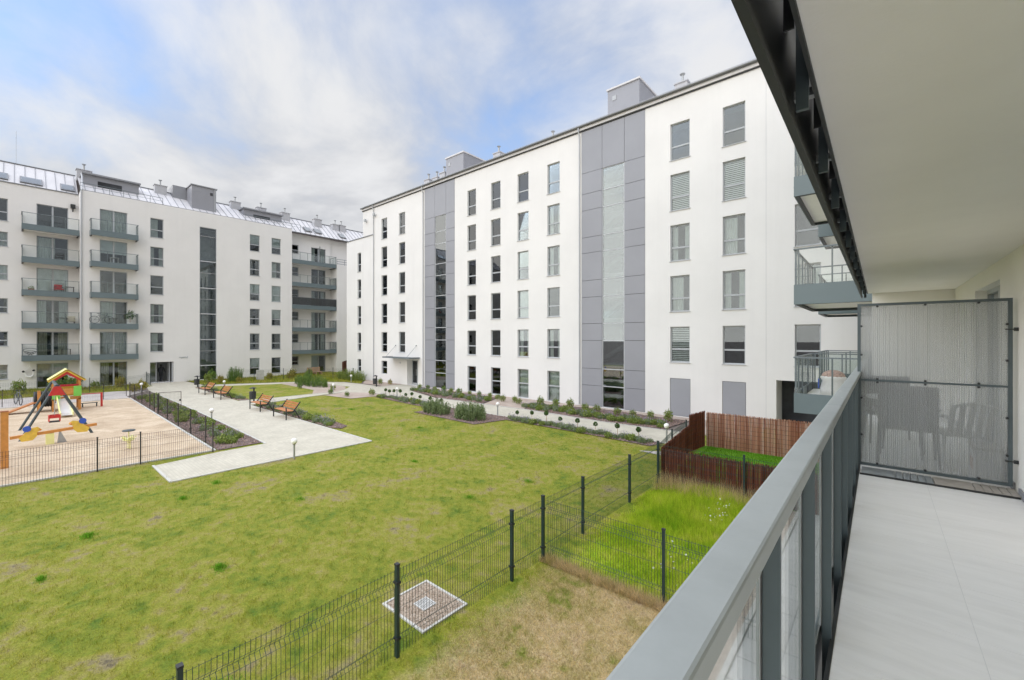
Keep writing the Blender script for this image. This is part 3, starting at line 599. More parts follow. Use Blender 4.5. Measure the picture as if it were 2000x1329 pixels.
# ------------------------------------------------------------------ white block with balconies on the left
LB = empty('balcony_block', (-54.4, 0, 0), R_(90), 'white apartment block with stacked grey balconies behind the playground', 'building')
wl_, wd = [], []
lt = lambda k: 2.18+2.83*k
seg1, seg2, seg3, seg4 = [], [], [], []
lr = random.Random(11)
for k in range(6):
    # recessed part beyond the downpipe
    z0 = lt(k)-(1.9 if k == 5 else 1.25)
    seg1.append((-1.75, -0.41, z0, lt(k), 'W', ['roller', 'dark', 'dark', 'roller', 'curtain', 'dark'][k]))
    seg1.append((1.22, 3.17, 2.83*k+0.02, lt(k)+.02, 'D', ['roller_half', 'beige', 'sides', 'roller', 'half', 'dark'][k]))
    seg1.append((-5.6, -4.4, z0, lt(k), 'W', 'dim'))
    seg2.append((5.07, 6.97, 2.83*k+0.02, lt(k)+.05, 'D', ['beige', 'dim', 'half', 'dark', 'roller_half', 'curtain'][k]))
    if k: seg2.append((8.66, 9.69, lt(k)-1.9, lt(k), 'W', ['dim', 'half', 'sides', 'dark', 'sides', 'half'][k]))
    for a in (17.43, 19.73): seg2.append((a, a+1.03, lt(k)-1.88, lt(k), 'W', lr.choice(['dark', 'sides', 'roller', 'roller_half', 'dark', 'half'])))
    seg3.append((22.55, 23.57, lt(k)-1.1, lt(k), 'W', 'dark')); seg3.append((25.19, 27.1, 2.83*k+.02, lt(k)+.02, 'D', lr.choice(['dark', 'sides', 'dark', 'half'])))
    if k < 5: seg4.append((29.36, 30.37, lt(k)-1.9, lt(k), 'W', lr.choice(['dim', 'curtain', 'dark'])))
def seg(name, u0, u1, z1, lst, d, extra=(), right=None, left=None):
    b = MB(); facade(b, u0, u1, 0, z1, [x[:4] for x in lst]+list(extra), d); 
    for u, d1 in (right or []): b.quad((u, d, 0), (u, d1, 0), (u, d1, z1), (u, d, z1))
    b.build(name, 'render_white', LB)
    for x in lst: window(LB, x[0], x[1], x[2], x[3], d, 'door' if x[4] == 'D' else 'sash', x[5], sill=(x[4] == 'W'), split=0.4)
seg('wall', -14, 3.83, 17.75, seg1, 2.0)
seg('wall', 3.83, 22.04, 17.8, seg2, 0.0, [(8.64, 10.49, 0.02, 2.08, 2.6), (12.68, 14.21, 0.08, 16.26, 0.1)], [(3.83, 2.0), (22.04, 1.8)])
seg('wall', 22.04, 27.74, 17.75, seg3, 1.8)
seg('wall', 27.74, 40.0, 14.2, seg4, 0.0, (), [(27.74, 1.8)])
MB().quad((27.74, 2.0, 14.2), (40, 2.0, 14.2), (40, 2.0, 17.75), (27.74, 2.0, 17.75)).quad((27.74, 0, 14.2), (40, 0, 14.2), (40, 2, 14.2), (27.74, 2, 14.2)).build('attic_wall', 'render_white', LB)
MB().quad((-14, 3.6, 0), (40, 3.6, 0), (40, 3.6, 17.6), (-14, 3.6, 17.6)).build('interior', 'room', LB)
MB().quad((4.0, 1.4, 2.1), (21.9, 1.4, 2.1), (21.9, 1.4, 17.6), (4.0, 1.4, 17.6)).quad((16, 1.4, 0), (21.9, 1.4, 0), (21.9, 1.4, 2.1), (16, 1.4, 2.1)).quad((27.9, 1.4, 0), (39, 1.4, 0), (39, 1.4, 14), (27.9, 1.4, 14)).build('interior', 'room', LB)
sl = MB()
for k in range(1, 6): sl.box(4.0, 12.2, 0.36, 1.39, 2.83*k-0.3, 2.83*k-0.03).box(14.6, 21.9, 0.36, 1.39, 2.83*k-0.3, 2.83*k-0.03).box(-13, 3.7, 2.36, 3.59, 2.83*k-.3, 2.83*k-.03).box(22.1, 27.7, 2.16, 3.59, 2.83*k-.3, 2.83*k-.03)
sl.build('floor_slab', 'room_light', LB)
# entrance passage with glazed wall, door leaf
MB().quad((8.64, 2.6, 0), (10.49, 2.6, 0), (10.49, 2.6, 2.1), (8.64, 2.6, 2.1)).build('passage_back', 'curtain_dim', LB)
dr = MB().box(8.66, 8.72, 0.5, 0.57, .02, 2.06).box(9.16, 9.22, .5, .57, .02, 2.06).box(8.72, 9.16, .5, .57, 1.98, 2.06).box(8.72, 9.16, .5, .57, .02, .1).build('entrance_glazing', 'frame_light', LB)
MB().box(8.72, 9.16, .53, .54, .1, 1.98).build('pane', 'window_glass', dr)
MB().box(10.22, 10.30, 0.5, 1.5, .03, 2.05).box(10.36, 10.46, .1, .16, .03, 2.06).build('door_leaf', 'frame_grey', LB)
# tall stair window
sw = MB(); LJ = [16.26, 15.3, 12.64, 11.4, 9.79, 8.6, 7.05, 5.85, 4.3, 3.1, 1.56, 0.1]
for i, z in enumerate(LJ): sw.box(12.68, 14.21, 0.03, 0.1, z-(.05 if i % 2 == 0 else .02), z+(.05 if i % 2 == 0 else .02))
sw.box(12.68, 12.73, .031, .098, .15, 16.2).box(14.16, 14.21, .031, .098, .15, 16.2); sw = sw.build('stair_glazing', 'frame_light', LB)
for a, b_ in zip(LJ[1:], LJ[:-1]): MB().box(12.73, 14.16, 0.06, 0.068, a+.05, b_-.05).build('pane', 'window_glass', sw)
q = MB()
for k in range(6): q.box(12.2, 14.6, 0.4, 1.35, 2.83*k+1.35, 2.83*k+1.5).box(13.75, 14.0, 0.16, 0.4, 2.83*k+.05, 2.83*k+1.3)
q.build('staircase', 'stair_grey', sw); MB().quad((12.2, 1.38, 0.1), (14.6, 1.38, .1), (14.6, 1.38, 16.3), (12.2, 1.38, 16.3)).build('stair_wall', 'curtain_dim', sw)
# small raised lettering beside the entrance, too small to read
q = MB(); x = 10.95
for i, (w_, h_, dz) in enumerate(((.14, .10, .04), (.05, .22, -.06), (.12, .16, 0), (.13, .14, .02), (.04, .16, -.03), (.05, .26, -.03))): q.box(x, x+w_, -0.035, -0.004, 2.42+dz, 2.42+dz+h_*.8); x += w_+.035
q.build('wall_lettering', 'frame_grey', LB)
# roof
def slope(name, u0, u1, y0, z0, y1=4.1, z1=20.2):
    r = MB().add([(u0, y0, z0), (u1, y0, z0), (u1, y1, z1), (u0, y1, z1), (u1, 9, 18), (u0, 9, 18)], [(0, 1, 2, 3), (3, 2, 4, 5)]).build(name, 'zinc', LB)
    sb = MB()
    for x in np.arange(u0+0.3, u1, 0.62): sb.beam((x, y0, z0+.02), (x, y1, z1+.02), 0.03, 0.06)
    sb.build('roof_seams', 'zinc_dark', r); MB().tube([(u0, y1, z1+.05), (u1, y1, z1+.05)], 0.06, 6).build('ridge', 'gutter', r)
    MB().box(u0, u1, y0-0.06, y0+0.06, z0-.05, z0+.03).build('eave', 'gutter', r); return r
r1 = slope('roof', -14, 3.8, 2.0, 17.77, 4.9); r2 = slope('roof', 3.84, 22.0, 0.1, 17.82); r3 = slope('roof', 22.04, 40, 1.0, 17.77)
def skylight(r, u, w_, y0, z0, sl_, l_=1.1):
    n = math.atan(sl_); c_, s_ = math.cos(n), math.sin(n); P = lambda a, b_, h: (a, y0+b_*c_-h*s_, z0+b_*s_+h*c_)
    f = MB().add([P(u, 0, 0), P(u+w_, 0, 0), P(u+w_, l_, 0), P(u, l_, 0), P(u, 0, .12), P(u+w_, 0, .12), P(u+w_, l_, .12), P(u, l_, .12)], [(0, 1, 5, 4), (1, 2, 6, 5), (2, 3, 7, 6), (3, 0, 4, 7), (4, 5, 6, 7)]).build('roof_window', 'gutter', r)
    MB().add([P(u+.1, .08, .13), P(u+w_-.1, .08, .13), P(u+w_-.1, l_-.1, .13), P(u+.1, l_-.1, .13)], [(0, 1, 2, 3)]).build('pane', 'window_glass', f)
for u in (-1.75, .25, 2.7): skylight(r1, u, 1.35 if u < 2 else .9, 2.25, 17.98, .83)
for u in (24.3, 25.6, 29.0): skylight(r3, u, .85, 1.5, 18.2, .784)
def dormer(u0, u1, d, z):
    dm = MB().box(u0, u1, d, d+3, 17.6, z).build('dormer', 'panel_grey', LB)
    MB().box(u0-.12, u1+.12, d-.25, d+3.1, z+.002, z+.14).build('dormer_roof', 'zinc_dark', dm)
    w_ = u1-u0; MB().box(u0+w_*.25, u0+w_*.68, d-.02, d-.003, 18.0, z-.45).build('pane', 'room', dm)
    rl = MB().tube([(u0-.3, 0.12, 18.5), (u1+1.6, 0.12, 18.5)], .025, 6).tube([(u0-.3, .12, 18.2), (u1+1.6, .12, 18.2)], .015, 5)
    for x in np.arange(u0-.3, u1+1.61, (w_+1.9)/6): rl.tube([(x, .12, 17.7), (x, .12, 18.5)], .02, 5)
    rl.build('terrace_railing', 'steel_grey', LB)
dormer(4.1, 8.05, 1.7, 19.75); dormer(17.3, 21.5, 1.7, 19.55)
t = MB().box(12.2, 14.4, 0.9, 4.6, 17.7, 20.75).build('stair_tower', 'panel_grey', LB); MB().box(12.1, 14.5, .8, 4.7, 20.752, 20.85).build('tower_cap', 'zinc_dark', t)
MB().box(13.85, 14.1, .87, .898, 20.0, 20.3).build('vent', 'joint_dark', t); MB().box(11.0, 12.18, 3.0, 5.5, 18, 20.9).build('duct_box', 'zinc_dark', t)
MB().tube([(14.28, .84, 20.7), (14.28, .84, 17.85)], .05, 6).build('downpipe', 'frame_grey', t)
for u, z in ((4.3, 20.5), (10.05, 20.6), (17.0, 20.55), (19.8, 20.5), (22.6, 20.5), (26.75, 20.55), (29.3, 20.35), (30.2, 20.4)): chimney(LB, u, 3.6, z, 1.0, .7, 1.0)
MB().tube([(3.86, -.06, 17.7), (3.86, -.06, .1)], .05, 8).tube([(4.0, 1.6, 19.7), (3.95, 0, 17.9), (3.86, -.06, 17.7)], .05, 8).build('downpipe', 'frame_light', LB)
MB().box(3.3, 3.62, 1.75, 1.98, 16.4, 16.75).tube([(3.46, 1.8, 16.4), (3.46, 2.0, 16.1)], .04, 6).build('camera_box', 'black_steel', LB)
MB().tube([(.05, 4.9, 20.2), (.05, 4.9, 23.2)], .012, 5).tube([(26.3, 2.0, 14.5), (26.3, 1.75, 16.6)], .06, 6).build('antenna', 'galv', LB)
rl = MB()
for z in (14.35, 14.65, 14.95): rl.tube([(27.8, .1, z), (34, .1, z)], .03, 5)
for x in np.arange(27.8, 34.1, 1.05): rl.tube([(x, .1, 14.2), (x, .1, 14.95)], .025, 5)
rl.build('terrace_railing', 'steel_grey', LB)

# balconies: slab, fascia, posts, rail, panes
def balcony(parent, u0, u1, y0, y1, zb, sides=(True, True), npost=5, gm='rail_glass', fh=0.5, top=1.47, name='balcony'):
    b = MB().box(u0+.06, u1-.06, y0+.06, y1, zb+.08, zb+.30).build(name, 'soffit', parent)
    f = MB().box(u0, u1, y0, y0+.02, zb, zb+fh)
    if sides[0]: f.box(u0, u0+.02, y0+.021, y1, zb, zb+fh)
    if sides[1]: f.box(u1-.02, u1, y0+.021, y1, zb, zb+fh)
    f.build('fascia', 'fascia', b)
    MB().box(u0+.021, u1-.021, y0+.021, y0+.12, zb-.004, zb+.02).box(u0+.021, u0+.12, y0+.121, y1, zb-.004, zb+.02).box(u1-.12, u1-.021, y0+.121, y1, zb-.004, zb+.02).build('edge_frame', 'black_steel', b)
    zt = zb+top; h = MB().box(u0-.01, u1+.01, y0-.01, y0+.05, zt-.035, zt)
    for s_, u in ((sides[0], u0+.02), (sides[1], u1-.02)):
        if s_: h.box(u-.03, u+.03, y0+.051, y1, zt-.035, zt)
    h.build('handrail', 'steel_grey', b)
    us = np.linspace(u0+.05, u1-.05, npost)
    for i, u in enumerate(us):
        MB().box(u-.015, u+.015, y0+.022, y0+.06, zb+.02, zt-.036).build('post', 'steel_grey', b)
    for i in range(npost-1): MB().box(us[i]+.0, us[i+1]-.012, y0+.004, y0+.012, zb+fh+.012, zt-.04).build('pane', gm, b)
    for s_, u in ((sides[0], u0+.004), (sides[1], u1-.012)):
        if s_:
            ys = np.linspace(y0+.1, y1-.08, 3)
            for y in ys: MB().box(u+(.02 if u < (u0+u1)/2 else -.04), u+(.05 if u < (u0+u1)/2 else -.01), y-.018, y+.018, zb+.02, zt-.036).build('post', 'steel_grey', b)
            MB().box(u, u+.008, y0+.06, y1-.02, zb+fh+.012, zt-.04).build('pane', gm, b)
    return b
for k in range(5):
    zb = 2.48+2.81*k
    balcony(LB, .34, 3.80, 0.6, 1.99, zb, (True, False), 5)
    balcony(LB, 4.39, 7.64, -1.0, -0.004, zb, (True, True), 4)
    balcony(LB, 22.06, 27.70, 0.02, 1.78, 2.5+2.80*k, (False, True), 7, 'smoked_glass' if k == 2 else 'rail_glass')

# ------------------------------------------------------------------ our own building: wall, slabs, balconies
FZ = 2.93
OB = empty('home_building', (0, 0, 0), 0, 'white apartment building carrying the near balcony, seen at the right edge', 'building')
ow = MB()
hs = [(7.0, 8.6, FZ+.02, FZ+2.12, .18), (1.6, 4.2, FZ+.02, FZ+2.12, .18), (1.6, 4.2, .05, 2.2, .18), (7.0, 8.6, .05, 2.2, .18)]
fb = MB(); facade(fb, -1.3, 10.6, 0, 18, hs); ow.v = [(1.0+y, x, z) for x, y, z in fb.v]; ow.f = fb.f  # unseen end: wall and slabs cut short behind the camera to admit light
ow.quad((-.1, 10.6, 0), (1.0, 10.6, 0), (1.0, 10.6, 18), (-.1, 10.6, 18)).quad((-.1, 10.6, 0), (-.1, 24.29, 0), (-.1, 24.29, 18), (-.1, 10.6, 18)).quad((-.1, 10.6, 18), (12, 10.6, 18), (12, 24.29, 18), (-.1, 24.29, 18)).quad((1, -1.3, 18), (12, -1.3, 18), (12, 10.6, 18), (1, 10.6, 18)).quad((1, -1.3, 0), (12, -1.3, 0), (12, -1.3, 18), (1, -1.3, 18))
ow.build('wall', 'render_warm', OB); MB().quad((2.5, -1.2, 0), (2.5, 10.5, 0), (2.5, 10.5, 17), (2.5, -1.2, 17)).build('interior', 'room', OB)
wr = bpy.data.objects.new('glazing', None); COL.objects.link(wr); wr.parent = OB; wr.location = (1.0, 0, 0); wr.rotation_euler[2] = R_(-90)
for (a, b_, c_, e_, _) in hs: window(wr, -b_, -a, c_, e_, 0, 'door', 'dim', sill=False)
MB().box(.985, .998, -1.28, 6.1, FZ+.001, FZ+.075).box(.985, .998, 6.3, 10.59, FZ+.001, FZ+.075).build('skirting', 'panel_flat', OB)
for (u0, u1) in ((13.5, 17.4), (19.5, 22.4)):
    for k in range(5):
        e = bpy.data.objects.new('balcony_bay', None); COL.objects.link(e); e.parent = OB
        # local frame: x along -X of the world so that the front faces the courtyard
        e.location = (-0.1, 0, 0); e.rotation_euler[2] = R_(-90)
        balcony(e, -u1, -u0, -1.62, -.004, 2.44+2.87*k, (True, True), 4, fh=.52, top=1.48)

# near balcony floor
NB = empty('near_balcony', (0, 0, FZ), 0, 'near balcony with grey metal railing and pale floor tiles beside the viewer', 'balcony')
MB().box(-.165, .999, -1.3, 10.59, -.22, -.014).build('slab', 'soffit', NB)
tiles = {}
ys = np.arange(-1.15, 10.3, 0.6)
for y in ys:
    for x0, x1 in ((-.165, .364), (.367, .984)):
        me = cached(('tile', x0), lambda: MB().box(x0, x1, 0, .597, -.012, 0).mesh('tile', 'tile'))
        link('tile', me, NB, (0, y, 0))
MB().box(-.165, .984, -1.29, 10.55, -.0135, -.0012).build('grout', 'grout', NB)
MB().box(-.182, -.166, -1.3, 10.55, -.26, .006).build('edge_profile', 'black_steel', NB)
# railing
rz = 4.03-FZ
MB().box(-.228, -.156, -1.3, 2.995, rz-.045, rz).build('handrail', 'rail_top', NB, bevel=.006)
MB().box(-.228, -.156, 3.0, 10.0, rz-.045, rz).build('handrail', 'rail_top', NB, bevel=.006)
MB().box(-.206, -.176, -1.3, 10.0, rz-.062, rz-.046).build('rail_channel', 'frame_light', NB)
PY = [1.18+.71*i for i in range(-3, 13)]
for y in PY:
    MB().box(-.214, -.176, y-.008, y+.008, -.42, rz-.047).build('post', 'rail_post', NB, bevel=.002)
    MB().box(-.2235, -.2155, y-.022, y+.022, .06, rz-.06).build('glass_clip', 'galv', NB)
for a, b_ in zip(PY[:-1], PY[1:]):
    MB().box(-.2225, -.2165, a+.024, b_-.024, .085, rz-.05).build('pane', 'rail_glass', NB)
    MB().box(-.236, -.2305, a+.004, b_-.004, -.45, .075).build('fascia_panel', 'fascia', NB)
    MB().box(-.229, -.183, a+.30, a+.33, -.16, -.13).build('bracket', 'black_steel', NB)
MB().box(-.2295, -.165, -1.3, 10, -.45, -.43).build('edge_frame', 'black_steel', NB)
# balcony above: soffit, fascia, frame and brackets
UB = empty('upper_balcony', (0, 0, 5.26), 0, 'underside of the balcony above with pale soffit and black steel edge', 'balcony')
MB().box(-.160, .999, -1.3, 10.59, 0, .22).build('soffit', 'soffit', UB)
MB().box(-.242, -.236, -1.3, 10.0, -.10, .38).build('fascia_panel', 'fascia', UB)
MB().box(-.245, -.222, -1.3, 10.0, -.122, -.101).build('edge_frame', 'black_steel', UB); MB().box(-.2355, -.2335, -1.3, 10.0, -.10, .40).build('shade_liner', 'black_steel', UB); MB().box(-.233, -.16, -1.3, 10.0, .36, .38).build('gutter_plate', 'black_steel', UB); MB().box(-.172, -.1605, -1.3, 10.55, -.012, .21).build('edge_profile', 'black_steel', UB)  # liner: added near-black sheet standing in for shade inside the fascia
for i in range(-3, 13):
    y = 1.02+.71*i
    MB().box(-.214, -.178, y-.008, y+.008, -.09, 1.1).build('post', 'rail_post', UB)
    MB().box(-.2355, -.1725, y+.10, y+.13, .0, .03).build('bracket', 'galv', UB)
    MB().box(-.199, -.174, y+.35, y+.356, -.02, .35).build('bracket_plate', 'black_steel', UB)
MB().box(-.205, -.173, 9.99, 10.0, -.12, .38).build('end_plate', 'black_steel', UB)

# privacy screen between the balconies
PT = empty('privacy_screen', (0, 6.2, FZ), 0, 'fluted plastic privacy screen in dark steel frame across the balcony', 'screen')
zt, zm, z0 = 1.86, 1.01, .06
x0, x1 = -.185, .965
MB().box(x0, x0+.03, -.015, .015, z0, zt).box(x1-.03, x1, -.015, .015, z0, zt).box(x0+.03, x1-.03, -.015, .015, zt-.028, zt).box(x0+.03, x1-.03, -.015, .015, z0, z0+.028).box(x0+.03, x1-.03, -.012, .012, zm-.011, zm+.011).build('frame', 'rail_post', PT)
for a, b_ in ((z0+.03, zm-.013), (zm+.013, zt-.03)):
    sh = MB().box(x0+.032, x1-.032, -.0045, -.0035, a, b_).box(x0+.032, x1-.032, .0035, .0045, a, b_)
    sh = sh.build('plastic_sheet', 'polycarbonate', PT)
    fl = MB(); n = int((x1-x0-.08)/.0165)
    for i in range(n+1):
        x = x0+.040+i*.0165; w_ = random.uniform(.0016, .0055); fl.quad((x-w_, -.003, a), (x+w_, .003, a), (x+w_, .003, b_), (x-w_, -.003, b_))
    tag(fl.build('flutes', 'flute', PT), kind='stuff')
for x, z in ((x0+.035, zt-.25), (x0+.035, zm+.28), (x0+.035, zm-.2), (x0+.035, .4), (x1-.035, zt-.25), (x1-.035, zm+.25), (x1-.035, zm-.3), (x1-.035, .35), *[(x0+d_, z_) for d_ in (.17, .55, .93) for z_ in (zt-.035, zm+.018, zm-.018, z0+.035)]):
    MB().tube([(x, -.02, z), (x, .02, z)], .011, 8).build('clip', 'iron', PT)
for z in (zt-.3, .3): MB().tube([(x1-.05, -.02, z), (x1+.03, -.02, z)], .006, 6).tube([(x1+.005, -.02, z), (x1+.034, -.02, z)], .018, 10).build('wall_fixing', 'iron', PT)
# deck tiles under the screen: rows of separate slats
DT = empty('deck_strip', (0, 6.0, FZ), 0, 'strip of grey slatted deck tiles on the floor under the privacy screen', 'decking')
for i in range(4):
    xa = -.15+i*.285
    if i % 2 == 0:
        for j in range(5): MB().box(xa+.003, xa+.279, -.02+j*.058, .033+j*.058, .002, .024).build('slat', 'deck_tan' if i > 1 else 'deck_grey', DT, bevel=.002)
    else:
        for j in range(5): MB().box(xa+j*.057, xa+.052+j*.057, -.02, .265, .002, .024).build('slat', 'deck_tan' if i > 1 else 'deck_grey', DT, bevel=.002)
MB().box(-.16, .98, -.026, -.0205, .001, .02).build('edge_strip', 'black_steel', DT)
# furniture behind the screen
tb = empty('balcony_table', (.22, 7.35, FZ), 0, 'round pale garden table behind the privacy screen', 'table')
MB().lathe([(.33, .70), (.35, .705), (.35, .73), (.33, .735)], n=28).build('table_top', 'white_plastic', tb)
for a in range(4): MB().tube([(.24*math.cos(a*1.57+.7), .24*math.sin(a*1.57+.7), .7), (.28*math.cos(a*1.57+.7), .28*math.sin(a*1.57+.7), 0)], .013, 6).build('leg', 'black_steel', tb)
def wicker_chair(loc, rz, label):
    c = empty('wicker_chair', loc, rz, label, 'chair', 'dark wicker chairs behind the screen')
    MB().box(-.26, .26, -.25, .25, .40, .45).build('seat', 'wicker_grey', c); MB().box(-.26, .26, .235, .275, .455, .92).build('backrest', 'wicker_grey', c)
    for x in (-.25, .25):
        for y in (-.24, .25): MB().tube([(x, y, .4), (x*1.06, y*1.06, 0)], .014, 6).build('leg', 'black_steel', c)
        MB().tube([(x, -.24, .45), (x*1.08, -.26, .64), (x*1.08, .24, .66)], .015, 6).build('armrest', 'wicker_grey', c)
wicker_chair((.25, 7.0, FZ), R_(180), 'dark wicker chair in front of the round table behind the screen'); wicker_chair((.12, 8.15, FZ), R_(10), 'dark wicker chair beyond the round table behind the screen')
pc = empty('plastic_chair', (.70, 7.25, FZ), R_(200), 'white plastic armchair behind the privacy screen near the wall', 'chair')
MB().add([(-.2, -.2, .36), (.2, -.2, .36), (.2, .2, .34), (-.2, .2, .34), (-.2, -.2, .385), (.2, -.2, .385), (.2, .2, .365), (-.2, .2, .365)], [(3, 2, 1, 0), (4, 5, 6, 7), (0, 1, 5, 4), (1, 2, 6, 5), (2, 3, 7, 6), (3, 0, 4, 7)]).build('seat', 'white_plastic', pc, bevel=.008)
for i in range(5): MB().beam((-.16+i*.08, .2, .37), (-.17+i*.085, .29, .72), .05, .012).build('slat', 'white_plastic', pc)
MB().tube([(-.2, .29, .70), (0, .32, .75), (.2, .29, .70)], .022, 6).build('top_rail', 'white_plastic', pc)
for x in (-.22, .22):
    MB().tube([(x, -.22, .55), (x, .0, .57), (x, .27, .58)], .022, 6).build('armrest', 'white_plastic', pc)
    for y in (-.22, .22): MB().tube([(x, y, .55 if y < 0 else .38), (x*1.05, y*1.05, 0)], .02, 6).build('leg', 'white_plastic', pc)
bx = empty('toy_crate', (.86, 6.75, FZ), 0, 'pale toy crate with coloured sides behind the screen by the wall', 'crate')
MB().box(-.1, .1, -.18, .18, 0, .3).build('body', 'white_plastic', bx, bevel=.01); MB().box(-.104, -.101, -.1, .1, .08, .2).build('side_panel', 'terracotta', bx); MB().box(-.11, .11, -.19, .19, .302, .33).build('lid', 'deck_tan', bx)
# sack of chips on the neighbouring balcony
sk = empty('sack', (-0.95, 14.6, 2.78), 0, 'open plastic sack of brown bark chips on the neighbouring balcony', 'sack')
MB().lathe([(.22, 0), (.34, .05), (.38, .30), (.31, .55), (.37, .66), (.29, .74), (.28, .66)], n=18).build('bag', 'plastic_sack', sk, smooth=True); MB().ball((0, 0, .68), .34, 16, .65).build('chips', 'bark_chips', sk, smooth=True)
MB().box(-.42, -.385, -.12, .06, .3, .6).build('blue_label', 'blue', sk); sk.scale = (.8, .8, .85)

# ------------------------------------------------------------------ wire mesh fences
def mesh_panel(parent, p0, p1, h, m, step=0.05, r=0.0028, z0=0.03, fold=True):
    p0, p1 = Vector((*p0, 0)), Vector((*p1, 0)); L = (p1-p0).length; d = (p1-p0)/L; nrm = Vector((-d.y, d.x, 0)); b = MB()
    n = max(2, int(L/step)); prof = [(0, z0), (0, .22), (.035, .26), (0, .30), (0, h-.26), (.05, h-.20), (0, h-.14), (0, h)] if fold else [(0, z0), (0, h)]
    for i in range(1, n):
        q = p0+d*(L*i/n); b.tube([q+nrm*o+Vector((0, 0, z)) for o, z in prof], r, 3, caps=False)
    for o, z in ([(0, .22), (.035, .26), (0, .30), (0, h*.55), (0, h-.26), (.05, h-.20), (0, h-.14), (0, h-.02)] if fold else [(0, .1), (0, h-.02)]):
        b.tube([p0+nrm*o+Vector((0, 0, z)), p1+nrm*o+Vector((0, 0, z))], r*.8, 4, caps=False)
    return b.build('mesh_panel', m, parent)
def fence(label, runs, h, wire, postm, pr=0.03, step=0.05, r=0.0036, group=None, panels=True):
    f = empty('mesh_fence', (runs[0][0][0], runs[0][0][1], 0), 0, label, 'fence', group); ox, oy = f.location.x, f.location.y; seen = set()
    for pts in runs:
        for (a, b_) in zip(pts[:-1], pts[1:]):
            if panels: mesh_panel(f, (a[0]-ox, a[1]-oy), (b_[0]-ox, b_[1]-oy), h-.05, wire, step, r)
        for (x, y) in pts:
            if (x, y) in seen: continue
            if (x, y) == (-5.05, 6.92): continue
            seen.add((x, y)); x -= ox; y -= oy
            p = MB().box(x-pr, x+pr, y-pr*.75, y+pr*.75, 0, h).build('post', postm, f)
            MB().box(x-pr-.004, x+pr+.004, y-pr*.75-.004, y+pr*.75+.004, h+.001, h+.025).build('post_cap', 'rubber', p)
            if pr > .025:
                for z in (.25, h-.25): MB().box(x-pr-.012, x+pr+.012, y-.035, y+.035, z, z+.035).build('clamp', 'rubber', p)
    return f
fence('green wire mesh garden fence along the lawn below the balcony',
      [[(-5.05, -6.35), (-5.05, -3.9), (-5.05, -1.45), (-5.05, 1.02), (-5.05, 3.44), (-5.06, 5.88), (-5.06, 6.83), (-5.07, 8.35), (-5.08, 10.75), (-5.1, 12.75)]], 1.27, 'wire_green', 'post_green')
fence('wire mesh fence dividing the dry garden from the tall grass', [[(-5.05, 6.92), (-2.70, 6.98), (-1.1, 7.0)]], 1.24, 'wire_green', 'post_green', .024)
fence('green wire mesh fence round the reed screened garden', [[(-5.12, 12.82), (-2.78, 12.9), (-1.0, 12.9)], [(-5.12, 12.82), (-5.5, 15.0), (-5.7, 17.05)]], 1.22, 'wire_green', 'post_green', .024)
PF = [(-19.62, y) for y in (-6.2, -3.8, -1.35, 1.77, 2.86)] + [(-19.62, 5.0)]
fence('brown wire mesh fence at the near edge of the playground', [PF], 1.12, 'wire_brown', 'wire_brown', .025, .06, .0042)
FR = [(-19.9, 5.2), (-21.57, 5.24), (-24.05, 5.26), (-26.59, 5.31), (-29.14, 5.35), (-31.82, 5.4)]
FR2 = [(-32.9, 5.42), (-34.25, 5.43), (-37.12, 5.48), (-40.04, 5.52), (-42.3, 5.56)]
fence('dark wire mesh fence between playground and flower bed', [FR[1:], FR2], 1.13, 'wire_brown', 'wire_brown', .028, .06, .0017)
gt = empty('playground_gate', (-31.85, 5.45, 0), 0, 'open dark metal gate in the playground side fence', 'gate')
MB().tube([(0, 0, .1), (0, 0, 1.25), (.25, 1.0, 1.25), (.25, 1.0, .1)], .024, 6, closed=True).build('gate_frame', 'wire_brown', gt); mesh_panel(gt, (0, 0), (.25, 1.0), 1.2, 'wire_brown', .06, .004, fold=False)
MB().box(.2, .3, .92, .98, .7, .8).build('lock_box', 'black_steel', gt)
fence('thin dark fence on the far side of the playground', [[(-42.6, -3.0), (-42.6, -.55), (-42.6, 1.8), (-42.6, 4.16), (-43.8, 5.55)]], 1.1, 'wire_brown', 'wire_brown', .025, .08, .003)
fence('low garden fence below the stacked balconies', [[(-49.4, -3.2), (-49.4, -.8), (-49.4, 1.6), (-49.4, 4.0), (-49.6, 6.2), (-52, 8.3), (-54.3, 8.35)]], 1.15, 'wire_green', 'post_green', .025, .08, .003)
fence('garden fence behind the round lawn', [[(-54.3, 15.6), (-51.5, 15.5), (-49.9, 16.4), (-48.6, 18.8), (-47.4, 21.0), (-45.8, 22.9), (-43.3, 23.9)]], 1.2, 'wire_green', 'post_green', .025, .08, .003)

# ------------------------------------------------------------------ reed screens
def reed(label, p0, p1, h, m, hv=.05, dens=170):
    o = empty('reed_screen', (*p0, 0), 0, label, 'screen'); d = Vector((p1[0]-p0[0], p1[1]-p0[1], 0)); L = d.length; d /= L; n = Vector((-d.y, d.x, 0)); N = int(L*dens)
    b = MB()
    for i in range(N):
        t = L*(i+random.random()*.6)/N; q = d*t+n*random.uniform(-.012, .012); hh = h+random.uniform(-hv, hv); l_ = random.uniform(-.02, .02)
        b.tube([q+Vector((0, 0, .01)), q+d*l_+n*random.uniform(-.008, .008)+Vector((0, 0, hh))], random.uniform(.0045, .008), 4, caps=False)
    tag(b.build('canes', m, o), kind='stuff'); w = MB()
    for z in np.arange(.15, h, .17): w.tube([n*.018+Vector((0, 0, z)), d*L+n*.018+Vector((0, 0, z))], .0035, 4).tube([n*-.018+Vector((0, 0, z)), d*L-n*.018+Vector((0, 0, z))], .0035, 4)
    w.build('binding_wire', 'iron', o)
reed('low dark red reed screen behind the tall grass', (-5.06, 12.92), (-1.0, 13.0), 1.03, 'cane_dark')
